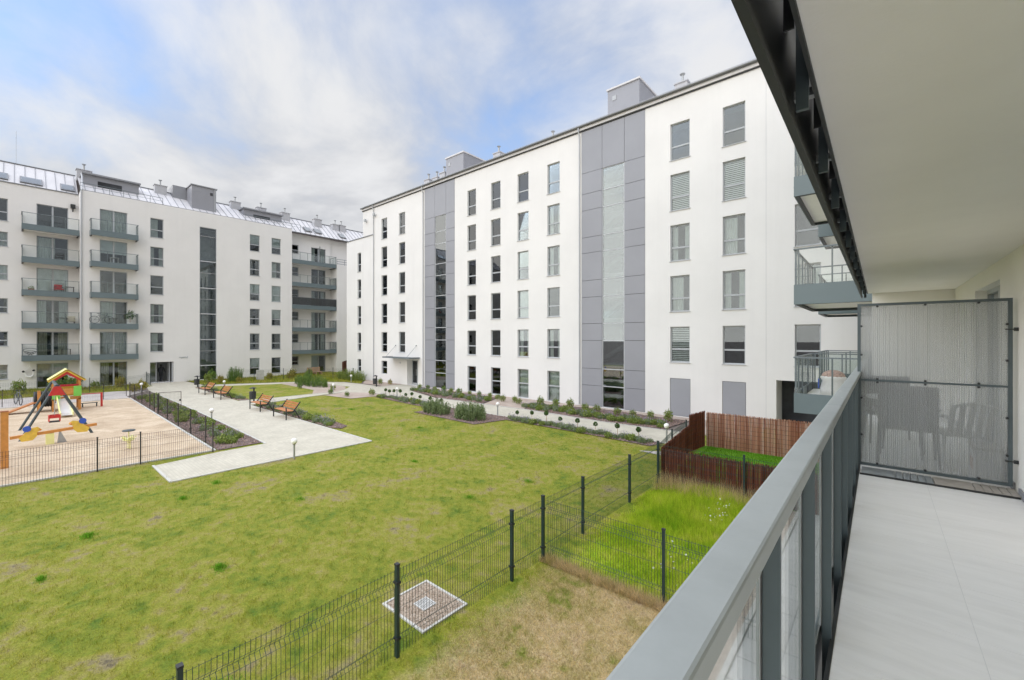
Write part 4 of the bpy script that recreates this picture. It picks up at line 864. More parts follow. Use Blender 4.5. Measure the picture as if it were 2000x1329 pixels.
reed('dark red reed screen running back along the lawn edge', (-5.08, 12.96), (-5.58, 17.0), 1.02, 'cane_dark')
reed('tall dark reed screen at the back corner of the garden', (-5.58, 17.02), (-5.42, 18.42), 1.42, 'cane_dark')
reed('tall weathered pale reed screen across the back of the garden', (-5.36, 18.46), (-.8, 18.62), 1.38, 'cane_pale', .04, 190)
reed('small dark reed screen by the far balconies', (-50.2, 26.9), (-47.2, 24.7), 1.7, 'cane_dark', .05, 60)

# ------------------------------------------------------------------ street furniture
def bench(x, y, label):
    b = empty('park_bench', (x, y, 0), 0, label, 'bench', 'orange slatted benches along the path')
    for xx in (-.86, .86):
        MB().beam((xx, -.34, 0), (xx, -.34, .66), .05, .05).build('front_leg', 'iron', b)
        MB().beam((xx, .36, 0), (xx, .10, .50), .05, .045).beam((xx, .0, .38), (xx, .40, .92), .045, .05).beam((xx, -.32, .42), (xx, .10, .40), .04, .04).build('rear_leg', 'iron', b)
    for i in range(4): MB().box(-.84, .84, -.30+i*.105, -.21+i*.105, .445, .48).build('slat', 'wood_orange', b, bevel=.006)
    for i in range(3):
        z = .58+i*.115; y_ = .10+(z-.42)*.62
        MB().beam((-.84, y_, z), (.84, y_, z), .028, .10).build('back_slat', 'wood_orange', b, bevel=.006)
bench(-25.1, 9.86, 'orange slatted bench nearest to the lawn beside the path'); bench(-28.95, 9.9, 'orange slatted bench next to the black litter bin')
bench(-36.65, 9.95, 'orange slatted bench beyond the narrow side path'); bench(-40.7, 9.98, 'orange slatted bench farthest along the path')
def bin_(x, y, label):
    b = empty('litter_bin', (x, y, 0), 0, label, 'litter bin', 'black litter bins beside the paths')
    MB().lathe([(.17, .22), (.20, .24), (.21, .72), (.19, .74)], n=14).build('bucket', 'iron', b); MB().box(.20, .27, -.04, .04, 0, 1.0).build('post', 'iron', b); MB().lathe([(.22, .95), (.23, .97), (.02, 1.06)], (.05, 0, 0), 14).build('roof', 'iron', b)
bin_(-33.0, 10.75, 'black litter bin beside the second orange bench'); bin_(-47.0, 10.75, 'black litter bin near the block entrance'); bin_(-35.2, 21.6, 'black litter bin by the garden in front of the white block corner')
def globe(x, y, label, h=.55):
    g = empty('globe_lamp', (x, y, 0), 0, label, 'garden lamp', 'white globe garden lamps')
    MB().tube([(0, 0, 0), (0, 0, h)], .035, 10).build('stem', 'galv', g); MB().ball((0, 0, h+.10), .11, 16).build('globe', 'globe', g, smooth=True); MB().lathe([(.05, h-.02), (.07, h+.01), (.05, h+.03)], n=10).build('collar', 'galv', g)
globe(-16.25, 6.66, 'white globe lamp on a steel stem at the near lawn edge of the path'); globe(-6.62, 17.45, 'white globe lamp beside the reed screen', .72)
globe(-16.6, 18.05, 'white globe lamp behind the right of the two tall bushes'); globe(-27.32, 18.6, 'white globe lamp among the lollipop shrubs at the lavender bed'); globe(-33.75, 16.9, 'white globe lamp at the bend of the narrow side path')
globe(-26.5, 6.7, 'white globe lamp in the flower bed by the wide path'); globe(-46.3, 6.8, 'white globe lamp at the head of the playground fence'); globe(-43.4, 11.9, 'white globe lamp behind the farthest bench'); globe(-40.6, 22.2, 'white globe lamp before the dark reed screen')
dc = empty('drain_pit', (-5.7, 4.42, 0), 0, 'square pebble filled drain pit with concrete edging and grate in the lawn', 'drain')
MB().box(-.54, .54, -.46, -.42, -.01, .02).box(-.54, .54, .42, .46, -.01, .02).box(-.54, -.50, -.419, .419, -.01, .02).box(.50, .54, -.419, .419, -.01, .02).build('edging', 'kerb', dc)
MB().quad((-.50, -.42, .005), (.50, -.42, .005), (.50, .42, .005), (-.50, .42, .005)).build('pebble_bed', 'pebbles', dc)
pb = MB()
for i in range(420):
    x, y = random.uniform(-.47, .47), random.uniform(-.39, .39)
    if abs(x) < .14 and abs(y) < .13: continue
    r = random.uniform(.012, .024); pb.ball((x, y, .008), r, 6, .5)
tag(pb.build('pebbles', 'pebbles', dc), kind='stuff')
gr = MB().box(-.14, .14, -.13, -.105, .008, .024).box(-.14, .14, .105, .13, .008, .024).box(-.14, -.115, -.104, .104, .008, .024).box(.115, .14, -.104, .104, .008, .024).box(-.012, .012, -.104, .104, .008, .024)
for i in range(7): gr.box(-.114, -.013, -.092+i*.028, -.078+i*.028, .009, .022).box(.013, .114, -.092+i*.028, -.078+i*.028, .009, .022)
gr.build('grate', 'concrete', dc); MB().box(-.11, .11, -.1, .1, .006, .0075).build('grate_pit', 'iron', dc)
inf = empty('meter_box', (-50.3, 17.1, 0), 0, 'plain grey utility cabinet in front of the ground floor windows', 'cabinet'); MB().box(-.25, .25, -.3, .3, 0, 1.0).build('body', 'concrete', inf); MB().box(-.27, .27, -.32, .32, 1.001, 1.05).build('lid', 'concrete', inf)

# ------------------------------------------------------------------ playground
sw = empty('swing_frame', (-29.5, 1.22, 0), 0, 'dark steel A-frame swing on the playground', 'swing')
MB().tube([(-1.5, 0, 2.28), (1.5, 0, 2.28)], .06, 10).build('top_bar', 'play_steel', sw)
for x in (-1.45, 1.45):
    for y in (-1.1, 1.12): MB().tube([(x, y*.03, 2.3), (x*1.14, y, 0)], .052, 10).build('leg', 'play_steel', sw)
MB().extrude([(-.27, 1.86), (.27, 1.86), (.10, 2.26), (-.10, 2.26)], 'x', 1.52, 1.56).build('apex_plate', 'red', sw)
for x, l_ in ((-.45, 'red'),):
    for dx in (-.2, .2): MB().tube([(x+dx, 0, 2.25), (x+dx, 0, .62)], .008, 5).build('chain', 'galv', sw)
    MB().box(x-.2, x+.2, -.18, .18, .42, .46).build('seat', 'rubber', sw); MB().box(x-.22, x+.22, -.2, -.16, .47, .75).box(x-.22, x+.22, .16, .2, .47, .75).box(x-.22, x-.19, -.159, .159, .62, .75).box(x+.19, x+.22, -.159, .159, .62, .75).build('seat_cage', 'red', sw)
ss = empty('seesaw', (-26.25, 1.1, 0), R_(1.5), 'wooden seesaw with yellow duck shaped seats on the playground', 'seesaw')
MB().beam((0, -1.25, .44), (0, 1.25, .62), .14, .11).build('plank', 'wood_play', ss); MB().box(-.12, .12, -.28, -.04, 0, .45).build('base', 'pale_yellow', ss); MB().extrude([(.05, 0), (.34, 0), (.16, .47), (.1, .47)], 'x', -.03, .03).build('damper', 'galv', ss)
for sgn, y in ((1, -.72), (-1, .72)):
    z = .52+y*.07
    duck = [(y-.30*sgn, z-.06), (y-.22*sgn, z-.22), (y+.08*sgn, z-.2), (y+.2*sgn, z-.05), (y+.2*sgn, z+.10), (y+.34*sgn, z+.18), (y+.22*sgn, z+.30), (y-.0*sgn, z+.26), (y-.12*sgn, z+.10)]
    dk = MB().extrude(duck if sgn > 0 else duck[::-1], 'x', .072, .10).extrude(duck if sgn > 0 else duck[::-1], 'x', -.10, -.072).build('duck_panel', 'yellow', ss)
    MB().tube([(.101, y-.08*sgn, z+.28), (.14, y-.08*sgn, z+.28)], .12, 14).build('blue_disc', 'blue', dk)
    MB().tube([(-.25, y+.28*sgn, z+.2), (.25, y+.28*sgn, z+.2)], .02, 6).build('handle', 'red', ss)
tw = empty('play_tower', (-38.2, 2.05, 0), 0, 'wooden play tower with red gabled roof, slide, tunnel and ramp', 'play tower')
for x in (-.6, .6):
    for y in (-.55, .55): MB().box(x-.06, x+.06, y-.06, y+.06, 0, 2.0).build('post', 'wood_play', tw)
MB().box(-.66, .66, -.62, .62, .68, .76).build('platform', 'wood_play', tw)
for sgn in (-1, 1):
    MB().add([(-.8, sgn*.78, 1.86), (.8, sgn*.78, 1.86), (.8, 0, 2.50), (-.8, 0, 2.50), (-.8, sgn*.78, 1.91), (.8, sgn*.78, 1.91), (.8, 0, 2.55), (-.8, 0, 2.55)], [(0, 1, 2, 3), (4, 5, 6, 7), (0, 1, 5, 4), (1, 2, 6, 5), (2, 3, 7, 6), (3, 0, 4, 7)]).build('roof_board', 'pale_yellow', tw)
MB().extrude([(-.70, 1.86), (-.5, 1.86), (-.36, 1.98), (0, 2.24), (.36, 1.98), (.5, 1.86), (.70, 1.86), (0, 2.47)], 'x', .70, .74).build('gable', 'red', tw)
for sgn in (-1, 1): MB().beam((.785, sgn*.80, 1.84), (.785, 0, 2.49), .03, .12).build('gable_trim', 'yellow', tw)
MB().box(.66, .70, -.30, .30, 1.02, 1.36).build('side_panel', 'wood_play', tw); MB().box(.70, .74, .28, .62, .88, 1.5).build('side_panel', 'lime', tw); MB().box(.70, .74, -.62, -.28, .76, 1.05).build('side_panel', 'lime', tw); MB().box(-.66, -.62, -.5, .5, .8, 1.4).build('side_panel', 'yellow', tw); MB().box(.662, .69, -.5, .5, 1.5, 1.62).build('crossbar', 'cloth_red', tw)
sp_ = [(.7, .78), (1.3, .68), (3.2, .20), (3.9, .14)]; sd_ = MB()
for (xa, za), (xb, zb) in zip(sp_[:-1], sp_[1:]): sd_.add([(xa, -.40, za), (xb, -.40, zb), (xb, .06, zb), (xa, .06, za)], [(0, 1, 2, 3)])
sd_ = sd_.build('slide', 'slide_steel', tw)
for y in (-.42, .07):
    q = MB()
    for (xa, za), (xb, zb) in zip(sp_[:-1], sp_[1:]): q.beam((xa, y, za+.06), (xb, y, zb+.06), .04, .2)
    q.build('slide_side', 'pale_yellow', sd_)
tn = MB()
for i in range(7):
    y = -.62-.11*i
    tn.tube([(-.2+.42*math.cos(a), y, .74+.42*math.sin(a)) for a in np.linspace(0, 2*math.pi, 17)[:-1]], .07, 6, closed=True)
tn.build('tunnel', 'rubber', tw, smooth=True)
MB().box(-.5, -.36, -1.2, -1.06, 0, 1.25).build('post', 'wood_play', tw); MB().box(.18, .32, -1.2, -1.06, 0, 1.25).build('post', 'wood_play', tw)
MB().add([(-.45, -1.15, .62), (.3, -1.15, .62), (.3, -2.45, .02), (-.45, -2.45, .02), (-.45, -1.15, .70), (.3, -1.15, .70), (.3, -2.45, .10), (-.45, -2.45, .10)], [(3, 2, 1, 0), (4, 5, 6, 7), (0, 1, 5, 4), (1, 2, 6, 5), (2, 3, 7, 6), (3, 0, 4, 7)]).build('ramp', 'wood_orange', tw)
hb = empty('balance_bar', (-38.4, 3.3, 0), 0, 'red post with bar and low balance beam beside the play tower', 'play bar')
MB().box(.1, .2, .30, .40, 0, .92).build('post', 'red', hb); MB().tube([(.1, .35, .88), (-.1, -.7, .86)], .025, 8).build('bar', 'red', hb); MB().beam((-.2, -.6, .26), (-.2, .2, .26), .1, .04).build('beam', 'play_steel', hb)
for y in (-.5, .15): MB().box(-.23, -.17, y-.03, y+.03, 0, .24).build('leg', 'play_steel', hb)
sr_ = empty('spring_rider', (-22.7, 2.95, 0), 0, 'yellow spring rider with pale blue top on the playground near the fence', 'spring rider')
MB().tube([(.06*math.cos(t), .06*math.sin(t), .02+.0105*t) for t in np.linspace(0, 28, 90)], .014, 5).build('spring', 'pale_yellow', sr_); MB().lathe([(.10, .32), (.20, .38), (.12, .42)], n=10).build('seat', 'pale_yellow', sr_); MB().tube([(0, 0, .4), (0, 0, .72)], .02, 6).build('stem', 'pale_yellow', sr_); MB().lathe([(.2, .72), (.21, .74), (.2, .76)], n=16).build('top_plate', 'play_steel', sr_)
for k in range(5): MB().beam((.1*math.cos(k*1.257), .1*math.sin(k*1.257), .4), (.24*math.cos(k*1.257), .24*math.sin(k*1.257), .5), .08, .03).build('petal', 'pale_yellow', sr_)
cf = empty('climbing_frame', (-22.44, -.24, 0), 0, 'orange timber frame with boards at the left edge of the playground', 'play frame')
for y in (0, -2.2): MB().box(-.07, .07, y-.09, y+.09, 0, 1.92).build('post', 'wood_play', cf); MB().box(-.075, .075, y-.095, y+.095, 1.922, 1.96).build('post_cap', 'terracotta', cf)
MB().box(-.09, .09, -2.1, -.1, 1.2, 1.28).build('shelf', 'wood_play', cf)
for i in range(4): MB().box(-.03, .03, -2.1, -.1, .15+i*.25, .38+i*.25).build('board', 'wood_orange', cf)

# bicycles
def bicycle(loc, rz, label, scale=1.0, m='iron'):
    b = empty('bicycle', loc, rz, label, 'bicycle'); b.scale = (scale,)*3
    for x in (-.52, .52):
        w = MB().tube([(x+.33*math.cos(a), 0, .345+.33*math.sin(a)) for a in np.linspace(0, 2*math.pi, 25)[:-1]], .022, 6, closed=True).build('wheel', 'rubber', b); s_ = MB()
        for a in np.linspace(0, math.pi, 7)[:-1]: s_.tube([(x+.32*math.cos(a), 0, .345+.32*math.sin(a)), (x-.32*math.cos(a), 0, .345-.32*math.sin(a))], .004, 3)
        s_.build('spokes', 'galv', w)
    A, B_, C, D, F = (-.52, 0, .345), (-.08, 0, .32), (-.2, 0, .82), (.38, 0, .80), (.52, 0, .345)
    MB().tube([A, B_], .014, 6).tube([A, C], .012, 6).tube([B_, C], .017, 6).tube([C, D], .017, 6).tube([B_, D], .019, 6).tube([D, F], .016, 6).tube([D, (.34, 0, .98)], .016, 6).tube([C, (-.23, 0, .93)], .014, 6).build('frame', m, b)
    MB().tube([(.28, -.28, 1.0), (.34, -.1, 1.0), (.34, .1, 1.0), (.28, .28, 1.0)], .014, 6).build('handlebar', 'iron', b); MB().box(-.36, -.1, -.07, .07, .93, .97).build('saddle', 'cloth_dark', b, bevel=.02); MB().tube([(-.08, -.05, .32), (-.08, .05, .32)], .09, 12).build('crank', 'galv', b)
    return b
bicycle((-43.4, .12, .012), R_(12), 'bicycle parked on the pavement behind the playground', 1.0, 'steel_grey')
bicycle((-53.75, 5.15, 5.8), R_(90), 'dark bicycle on a second storey balcony of the left block', .95)

# things on the far balconies: all stand on real balcony slabs
def small_chair(loc, rz, label, m, legm='iron'):
    c = empty('balcony_chair', loc, rz, label, 'chair'); MB().box(-.25, .25, -.25, .25, .38, .46).build('seat', m, c, bevel=.01); MB().box(-.25, .25, .2, .27, .47, .86).build('backrest', m, c, bevel=.01)
    for x in (-.22, .22):
        for y in (-.22, .22): MB().box(x-.02, x+.02, y-.02, y+.02, 0, .379).build('leg', legm, c)
        MB().box(x-.03, x+.03, -.24, .19, .6, .64).build('armrest', legm, c)
def small_table(loc, label, m='iron'):
    c = empty('balcony_table', loc, 0, label, 'table'); MB().box(-.3, .3, -.3, .3, .66, .69).build('table_top', m, c)
    for x in (-.26, .26):
        for y in (-.26, .26): MB().box(x-.015, x+.015, y-.015, y+.015, 0, .659).build('leg', m, c)
def L2(u, y, z): return (-54.4-y, u, z)
ZB = lambda k: 2.78+2.81*k
small_chair(L2(2.55, 1.3, ZB(2)+.0), R_(100), 'red cushioned chair on the middle balcony of the left stack', 'cloth_red'); small_table(L2(3.2, 1.25, ZB(2)), 'dark folding table on the middle balcony of the left stack')
small_table(L2(2.75, 1.3, ZB(1)), 'low dark table on the second lowest balcony of the left stack'); small_chair(L2(3.3, 1.35, ZB(1)), R_(80), 'beige armchair on the second lowest balcony of the left stack', 'curtain_beige')
small_table(L2(3.0, 1.4, ZB(0)), 'small dark table on the lowest balcony of the left stack')
hc = empty('papasan_chair', L2(.85, 1.3, ZB(0)), 0, 'round black wire chair on the lowest balcony of the left stack', 'chair')
q = MB()
for r_, z in ((.42, .62), (.32, .45), (.2, .36)): q.tube([(r_*math.cos(a)*.7+(.62-z)*.5, r_*math.sin(a), z+r_*math.cos(a)*-.4) for a in np.linspace(0, 2*math.pi, 21)[:-1]], .018, 5, closed=True)
q.build('wire_shell', 'iron', hc)
for a in (.8, 2.4, 4.0, 5.6): MB().tube([(.1, 0, .36), (.3*math.cos(a), .3*math.sin(a), 0)], .014, 5).build('leg', 'iron', hc)
small_table(L2(5.9, -.55, ZB(1)), 'dark low table on the right stack balcony with the bicycle', 'iron'); small_table(L2(6.0, -.55, ZB(0)), 'pale small table on the lowest right stack balcony', 'galv')
small_table(L2(6.0, -.55, ZB(3)), 'grey table on the fourth right stack balcony', 'galv'); small_table(L2(2.6, 1.3, ZB(3)), 'dark table on the fourth balcony of the left stack', 'iron')
pw = empty('hanging_macrame', (-56.2, .55, 1.0), 0, 'pale macrame hanging with dark knobs below the lowest balcony', 'hanging')
MB().tube([(0, .25, 1.5), (0, .25, .95), (0, -.1, .55)], .02, 5).tube([(0, .25, .95), (0, .5, .62)], .02, 5).build('cords', 'white_plastic', pw); MB().tube([(0, -.1, .55), (0, .1, .1), (0, .3, .05), (0, .45, .2), (0, .5, .6)], [.03, .09, .10, .06, .03], 6).build('sling', 'white_plastic', pw); MB().ball((0, -.1, .55), .09, 8).ball((0, .5, .62), .09, 8).build('knobs', 'iron', pw)
pl = empty('pallet_sofa', (-52.6, 24.0, 0), R_(90), 'wooden pallet seat in front of the ground floor recess', 'seat')
for i in range(4): MB().box(-.8, .8, -.4+i*.2, -.26+i*.2, .3, .34).build('board', 'pallet', pl)
for i in range(3): MB().box(-.8, .8, .36, .40, .42+i*.16, .53+i*.16).build('back_board', 'pallet', pl)
for x in (-.7, 0, .7): MB().box(x-.05, x+.05, -.4, .35, 0, .299).box(x-.05, x+.05, .33, .359, .299, .9).build('bearer', 'pallet', pl)

# person in the passage
pe = empty('person', (-55.6, 9.72, 0.02), R_(60), 'person in dark clothing with a bag walking into the block passage', 'person')
me = bpy.data.meshes.new('body'); J = [(0, 0, .95), (0, .02, 1.2), (0, .03, 1.42), (0, .04, 1.52), (0, .05, 1.62), (0, .06, 1.70), (-.10, 0, .90), (-.11, .12, .50), (-.11, .02, .08), (-.11, .14, .04), (.10, 0, .90), (.11, -.06, .50), (.11, -.30, .10), (.11, -.2, .04), (-.19, .02, 1.40), (-.25, -.05, 1.13), (-.24, .12, .92), (-.24, .18, .84), (.19, .02, 1.40), (.25, .05, 1.13), (.24, .2, .98), (.24, .26, .92)]
ED = [(0, 1), (1, 2), (2, 3), (3, 4), (4, 5), (0, 6), (6, 7), (7, 8), (8, 9), (0, 10), (10, 11), (11, 12), (12, 13), (2, 14), (14, 15), (15, 16), (16, 17), (2, 18), (18, 19), (19, 20), (20, 21)]
RAD = [.15, .14, .15, .06, .095, .085, .10, .075, .05, .04, .10, .075, .05, .04, .07, .052, .04, .035, .07, .052, .04, .035]
me.from_pydata(J, ED, []); me.materials.append(MATS['cloth_dark']); bo = link('body', me, pe)
sm = bo.modifiers.new('skin', 'SKIN'); sub = bo.modifiers.new('sub', 'SUBSURF'); sub.levels = 1; sub.render_levels = 1
for i, r_ in enumerate(RAD): bo.data.skin_vertices[0].data[i].radius = (r_, r_*.85 if i < 3 else r_)
bo.data.skin_vertices[0].data[0].use_root = True
MB().ball((0, .075, 1.62), .098, 12, 1.2).build('head', 'skin', pe, smooth=True); MB().ball((0, .05, 1.66), .108, 12, 1.1).build('hair', 'iron', pe, smooth=True); MB().box(-.16, .16, -.26, -.12, 1.0, 1.4).build('backpack', 'cloth_dark', pe, bevel=.04)

# ------------------------------------------------------------------ planting
def pts_ball(n, r, c=(0, 0, 0), shell=.55, sq=1.0):
    d = rng.normal(size=(n, 3)); d /= np.linalg.norm(d, axis=1)[:, None]; rad = r*(shell+(1-shell)*rng.random(n)**.5)*(1+.12*np.sin(5*d[:, 0]+3*d[:, 2]))
    p = d*rad[:, None]; p[:, 2] *= sq; return p+np.array(c)
def topiary_meshes(i):
    h = .30+.05*i
    return (npmesh('crown', leaves(pts_ball(420, .105, (0, 0, h+.10)), .05), 4, 'leaf_dark'), MB().tube([(0, 0, 0), (.01, 0, h*.5), (0, 0, h+.06)], [.014, .012, .010], 6).mesh('trunk', 'pallet'))
TOP = [topiary_meshes(i) for i in range(3)]
def topiary(x, y, label, s=1.0):
    t = empty('lollipop_shrub', (x, y, .02), random.uniform(0, 6), label, 'shrub', 'clipped lollipop shrubs along the lavender bed'); i = random.randrange(3); t.scale = (s,)*3
    link('crown', TOP[i][0], t); link('trunk', TOP[i][1], t)
ORD = ['first', 'second', 'third', 'fourth', 'fifth', 'sixth', 'seventh', 'eighth', 'ninth']; OI = iter(range(9))
for x, y in ((-14.89, 17.75), (-13.86, 17.72), (-12.96, 17.78), (-12.05, 17.7), (-11.03, 17.68), (-10.07, 17.7), (-8.9, 17.6), (-7.91, 17.62)):
    topiary(x, y, ORD[OI.__next__()]+' lollipop shrub from the left in the row right of the tall bushes', random.uniform(.95, 1.15))
OI = iter(range(9))
for x, y in ((-28.6, 18.45), (-28.0, 18.4), (-27.35, 18.35), (-26.5, 18.3), (-25.6, 18.15), (-24.8, 18.1), (-23.8, 18.05), (-22.6, 17.95), (-21.4, 17.9)):
    topiary(x, y, ORD[OI.__next__()]+' lollipop shrub from the left in the row left of the tall bushes', random.uniform(.95, 1.15))
topiary(-5.95, 19.0, 'single lollipop shrub behind the dark reed screen', 1.2)
def clump(n, w, h, size, up, aspect=.4):
    c = np.empty((n, 3)); a = rng.uniform(0, 2*math.pi, n); r = w*np.sqrt(rng.random(n)); hh = h*rng.uniform(.05, 1, n)*(1-.45*(r/w)**2)
    c[:, 0] = r*np.cos(a)*(.75+.35*hh/h); c[:, 1] = r*np.sin(a)*(.75+.35*hh/h); c[:, 2] = hh; return leaves(c, size, up, aspect)
LAV = [(npmesh('foliage', clump(260, .22, .22, .10, .9, .22), 4, 'leaf_grey'), npmesh('flowers', clump(60, .24, .38, .06, 2.0, .28), 4, 'lavender')) for _ in range(3)]
LAVG = [npmesh('foliage', clump(300, .24, .26, .085, .7, .4), 4, 'leaf_light') for _ in range(3)]
def lavender(x, y, s, label, fl=True):
    o = empty('lavender', (x, y, .02), random.uniform(0, 6), label, 'lavender', 'low lavender clumps in the beds'); o.scale = (s, s, s); i = random.randrange(3)
    tag(link('foliage', LAV[i][0] if fl else LAVG[i], o), kind='stuff')
    if fl: tag(link('flowers', LAV[i][1], o), kind='stuff')
def fill(x0, x1, ya, yb, n, s, label, fl=.8):
    for i in range(n):
        x = x0+(x1-x0)*(i+random.random()*.7)/n; t = (x-x0)/(x1-x0); y0 = ya[0]+(ya[1]-ya[0])*t; y1 = yb[0]+(yb[1]-yb[0])*t
        lavender(x, random.uniform(y0, y1), s*random.uniform(.75, 1.25), label, random.random() < fl)
fill(-15.2, -7.3, (17.4, 17.05), (17.75, 17.6), 46, .95, 'low lavender clump in the row right of the tall bushes')
fill(-28.6, -21.2, (17.75, 17.3), (18.4, 17.8), 40, .95, 'low lavender clump in the row left of the tall bushes')
fill(-17.3, -8.1, (20.9, 20.75), (22.3, 21.6), 64, 1.05, 'low lavender clump in the right bed by the white wall', .5)
fill(-30.0, -20.8, (21.9, 20.8), (22.6, 22.2), 56, 1.05, 'low lavender clump in the left bed by the white wall', .6)
fill(-31.0, -20.9, (10.35, 10.3), (10.95, 10.7), 40, 1.1, 'low lavender clump behind the two nearer benches', .7)
fill(-45.5, -34.8, (10.6, 10.55), (10.95, 10.85), 22, 1.0, 'low lavender clump behind the two farther benches', .5)
fill(-41.5, -20.4, (5.9, 5.6), (6.9, 6.45), 56, 1.2, 'low lavender clump in the bed beside the playground fence', .35)
SHR = [npmesh('foliage', np.concatenate([leaves(pts_ball(200, .24, (.03, 0, .30), .1, .85)*np.array([1.15, .9, 1]), .085), clump(190, .26, .62, .09, 1.0)]), 4, m_) for m_ in ('leaf_light', 'leaf_mid', 'leaf_yellow')]
STEM = MB().tube([(0, 0, 0), (.02, .01, .2), (.0, .0, .4)], [.016, .012, .006], 5).tube([(0, 0, .05), (.12, .05, .38)], [.012, .005], 5).tube([(0, 0, .05), (-.1, -.07, .36)], [.012, .005], 5).mesh('stem', 'pallet')
def shrub(x, y, s, k, label, group='leafy garden shrubs'):
    o = empty('shrub', (x, y, .02), random.uniform(0, 6), label, 'shrub', group); o.scale = (s, s, s*random.uniform(.85, 1.15)); link('foliage', SHR[k], o); link('stem', STEM, o)
OI = iter(range(9))
for x, y in ((-16.64, 22.2), (-15.56, 22.35), (-14.52, 22.4), (-13.5, 22.5), (-12.78, 22.6), (-11.37, 22.5), (-10.44, 22.5), (-9.45, 22.6), (-8.46, 22.5)): shrub(x, y, random.uniform(.75, 1.15), 0, ORD[OI.__next__()]+' bright green shrub from the left in the right bed by the white wall')
for i in range(9): shrub(-30.2+i*1.05, 22.75+random.uniform(-.1, .2), random.uniform(.75, 1.0), 1 if i % 2 else 0, ORD[i]+' small green shrub from the left in the left bed by the white wall')
for i, (x, y) in enumerate(((-20.6, 22.4), (-19.9, 22.2), (-19.0, 22.4), (-18.3, 22.0))): shrub(x, y, .85, 0, ORD[i]+' pale green shrub from the left in the gravel gap by the white wall')
# tall upright bushes
def tall_bush(x0, x1, y0, y1, h, n, label, m_='leaf_mid'):
    o = empty('tall_bush', ((x0+x1)/2, (y0+y1)/2, .02), 0, label, 'bush', 'tall upright willow-leaved bushes'); hx, hy = (x1-x0)/2, (y1-y0)/2; cs = []; st = MB()
    for i in range(n):
        a = rng.uniform(0, 6.28); r = math.sqrt(rng.random()); bx_, by = hx*r*math.cos(a)*.9, hy*r*math.sin(a)*.9; hh = h*rng.uniform(.6, 1.1)*(1-.3*r*r); lx, ly = rng.normal(0, .10, 2)
        st.tube([(bx_, by, 0), (bx_+lx*.5, by+ly*.5, hh*.5), (bx_+lx, by+ly, hh)], [.008, .006, .003], 3, caps=False)
        k = 46; t = rng.uniform(.06, 1.03, k); cs.append(np.stack([bx_+lx*t+rng.normal(0, .035, k), by+ly*t+rng.normal(0, .035, k), hh*t], 1))
    link('foliage', npmesh('foliage', leaves(np.concatenate(cs), .10, .75, .26), 4, m_), o); st.build('stems', 'leaf_dark', o)
tall_bush(-20.9, -18.6, 15.6, 16.7, .82, 130, 'left of the two tall leafy bushes at the lawn edge', 'leaf_grey'); tall_bush(-18.2, -15.8, 15.5, 16.9, .95, 160, 'right of the two tall leafy bushes at the lawn edge', 'leaf_grey')
tall_bush(-43.8, -37.2, 17.3, 18.9, 1.05, 230, 'long bushy hedge beyond the round lawn'); tall_bush(-45.6, -39.5, 22.6, 24.0, 1.15, 190, 'bright bushy hedge in front of the block corner garden', 'leaf_light')
tall_bush(-51.6, -49.8, 14.2, 15.6, 1.5, 110, 'tall green bush left of the grey utility cabinet', 'leaf_mid')
for x, y, s_, k_, l_ in ((-49.4, 13.2, 1.4, 2, 'yellowish shrub near the stair window'), (-51.2, 12.6, 1.6, 0, 'light green shrub below the tall stair window'), (-52.8, 13.4, 1.8, 1, 'dark green shrub against the wall under the stair window'), (-48.6, 14.6, 1.2, 2, 'small yellow shrub at the round lawn corner'),
                         (-50.0, 17.9, 1.3, 2, 'yellow shrub right of the utility cabinet'), (-49.0, 19.6, 1.5, 2, 'ochre shrub before the pallet seat'), (-48.0, 21.2, 1.5, 1, 'green shrub right of the pallet seat'), (-50.6, 20.6, 1.7, 2, 'yellow green shrub under the recessed balconies'), (-51.0, 22.6, 1.5, 0, 'pale shrub beside the pallet seat'),
                         (-46.6, 6.35, 1.3, 2, 'yellow green shrub left of the block entrance'), (-47.6, 7.0, 1.5, 2, 'rounded yellow shrub by the entrance railing'), (-36.4, 22.9, 1.1, 0, 'pale shrub beside the litter bin at the block corner'), (-35.5, 23.4, .9, 2, 'small yellow shrub left of the entrance canopy'),
                         (-33.0, 16.3, .8, 1, 'small dark shrub at the gravel corner of the lawn'), (-30.6, 16.4, .8, 1, 'low dark shrub on the gravel corner bed'), (-29.8, 18.0, 1.0, 0, 'thin pale shrub on the gravel corner bed'), (-35.2, 17.6, 1.0, 0, 'light shrub beside the side path lamp'), (-38.6, 16.3, .9, 1, 'small dark shrub on the round lawn'),
                         (-51.4, .2, 1.9, 0, 'bright green bush below the lowest left balcony'), (-52.4, 2.2, 2.0, 1, 'dark leafy bush behind the bicycle'), (-52.6, 3.2, 2.6, 1, 'tall green bush behind the play tower roof'), (-51.6, -1.2, 1.8, 1, 'green bush at the left end of the garden'), (-52.2, 6.2, 1.8, 2, 'ochre shrub before the ground floor terrace'), (-52.8, 4.6, 1.4, 0, 'light shrub right of the play tower roof')):
    shrub(x, y, s_, k_, l_)
pp = empty('potted_plant', (-53.85, 7.1, ZB(1)), 0, 'tall potted palm on the balcony with the bicycle', 'plant'); MB().lathe([(.14, 0), (.19, .34), (.17, .34), (.16, .3)], n=12).build('pot', 'white_plastic', pp); link('foliage', npmesh('foliage', leaves(pts_ball(120, .36, (0, 0, 1.05), .2, 1.2), .24, .4, .3), 4, 'leaf_dark'), pp); MB().tube([(0, 0, .3), (.02, 0, 1.0)], .02, 5).build('stem', 'pallet', pp)
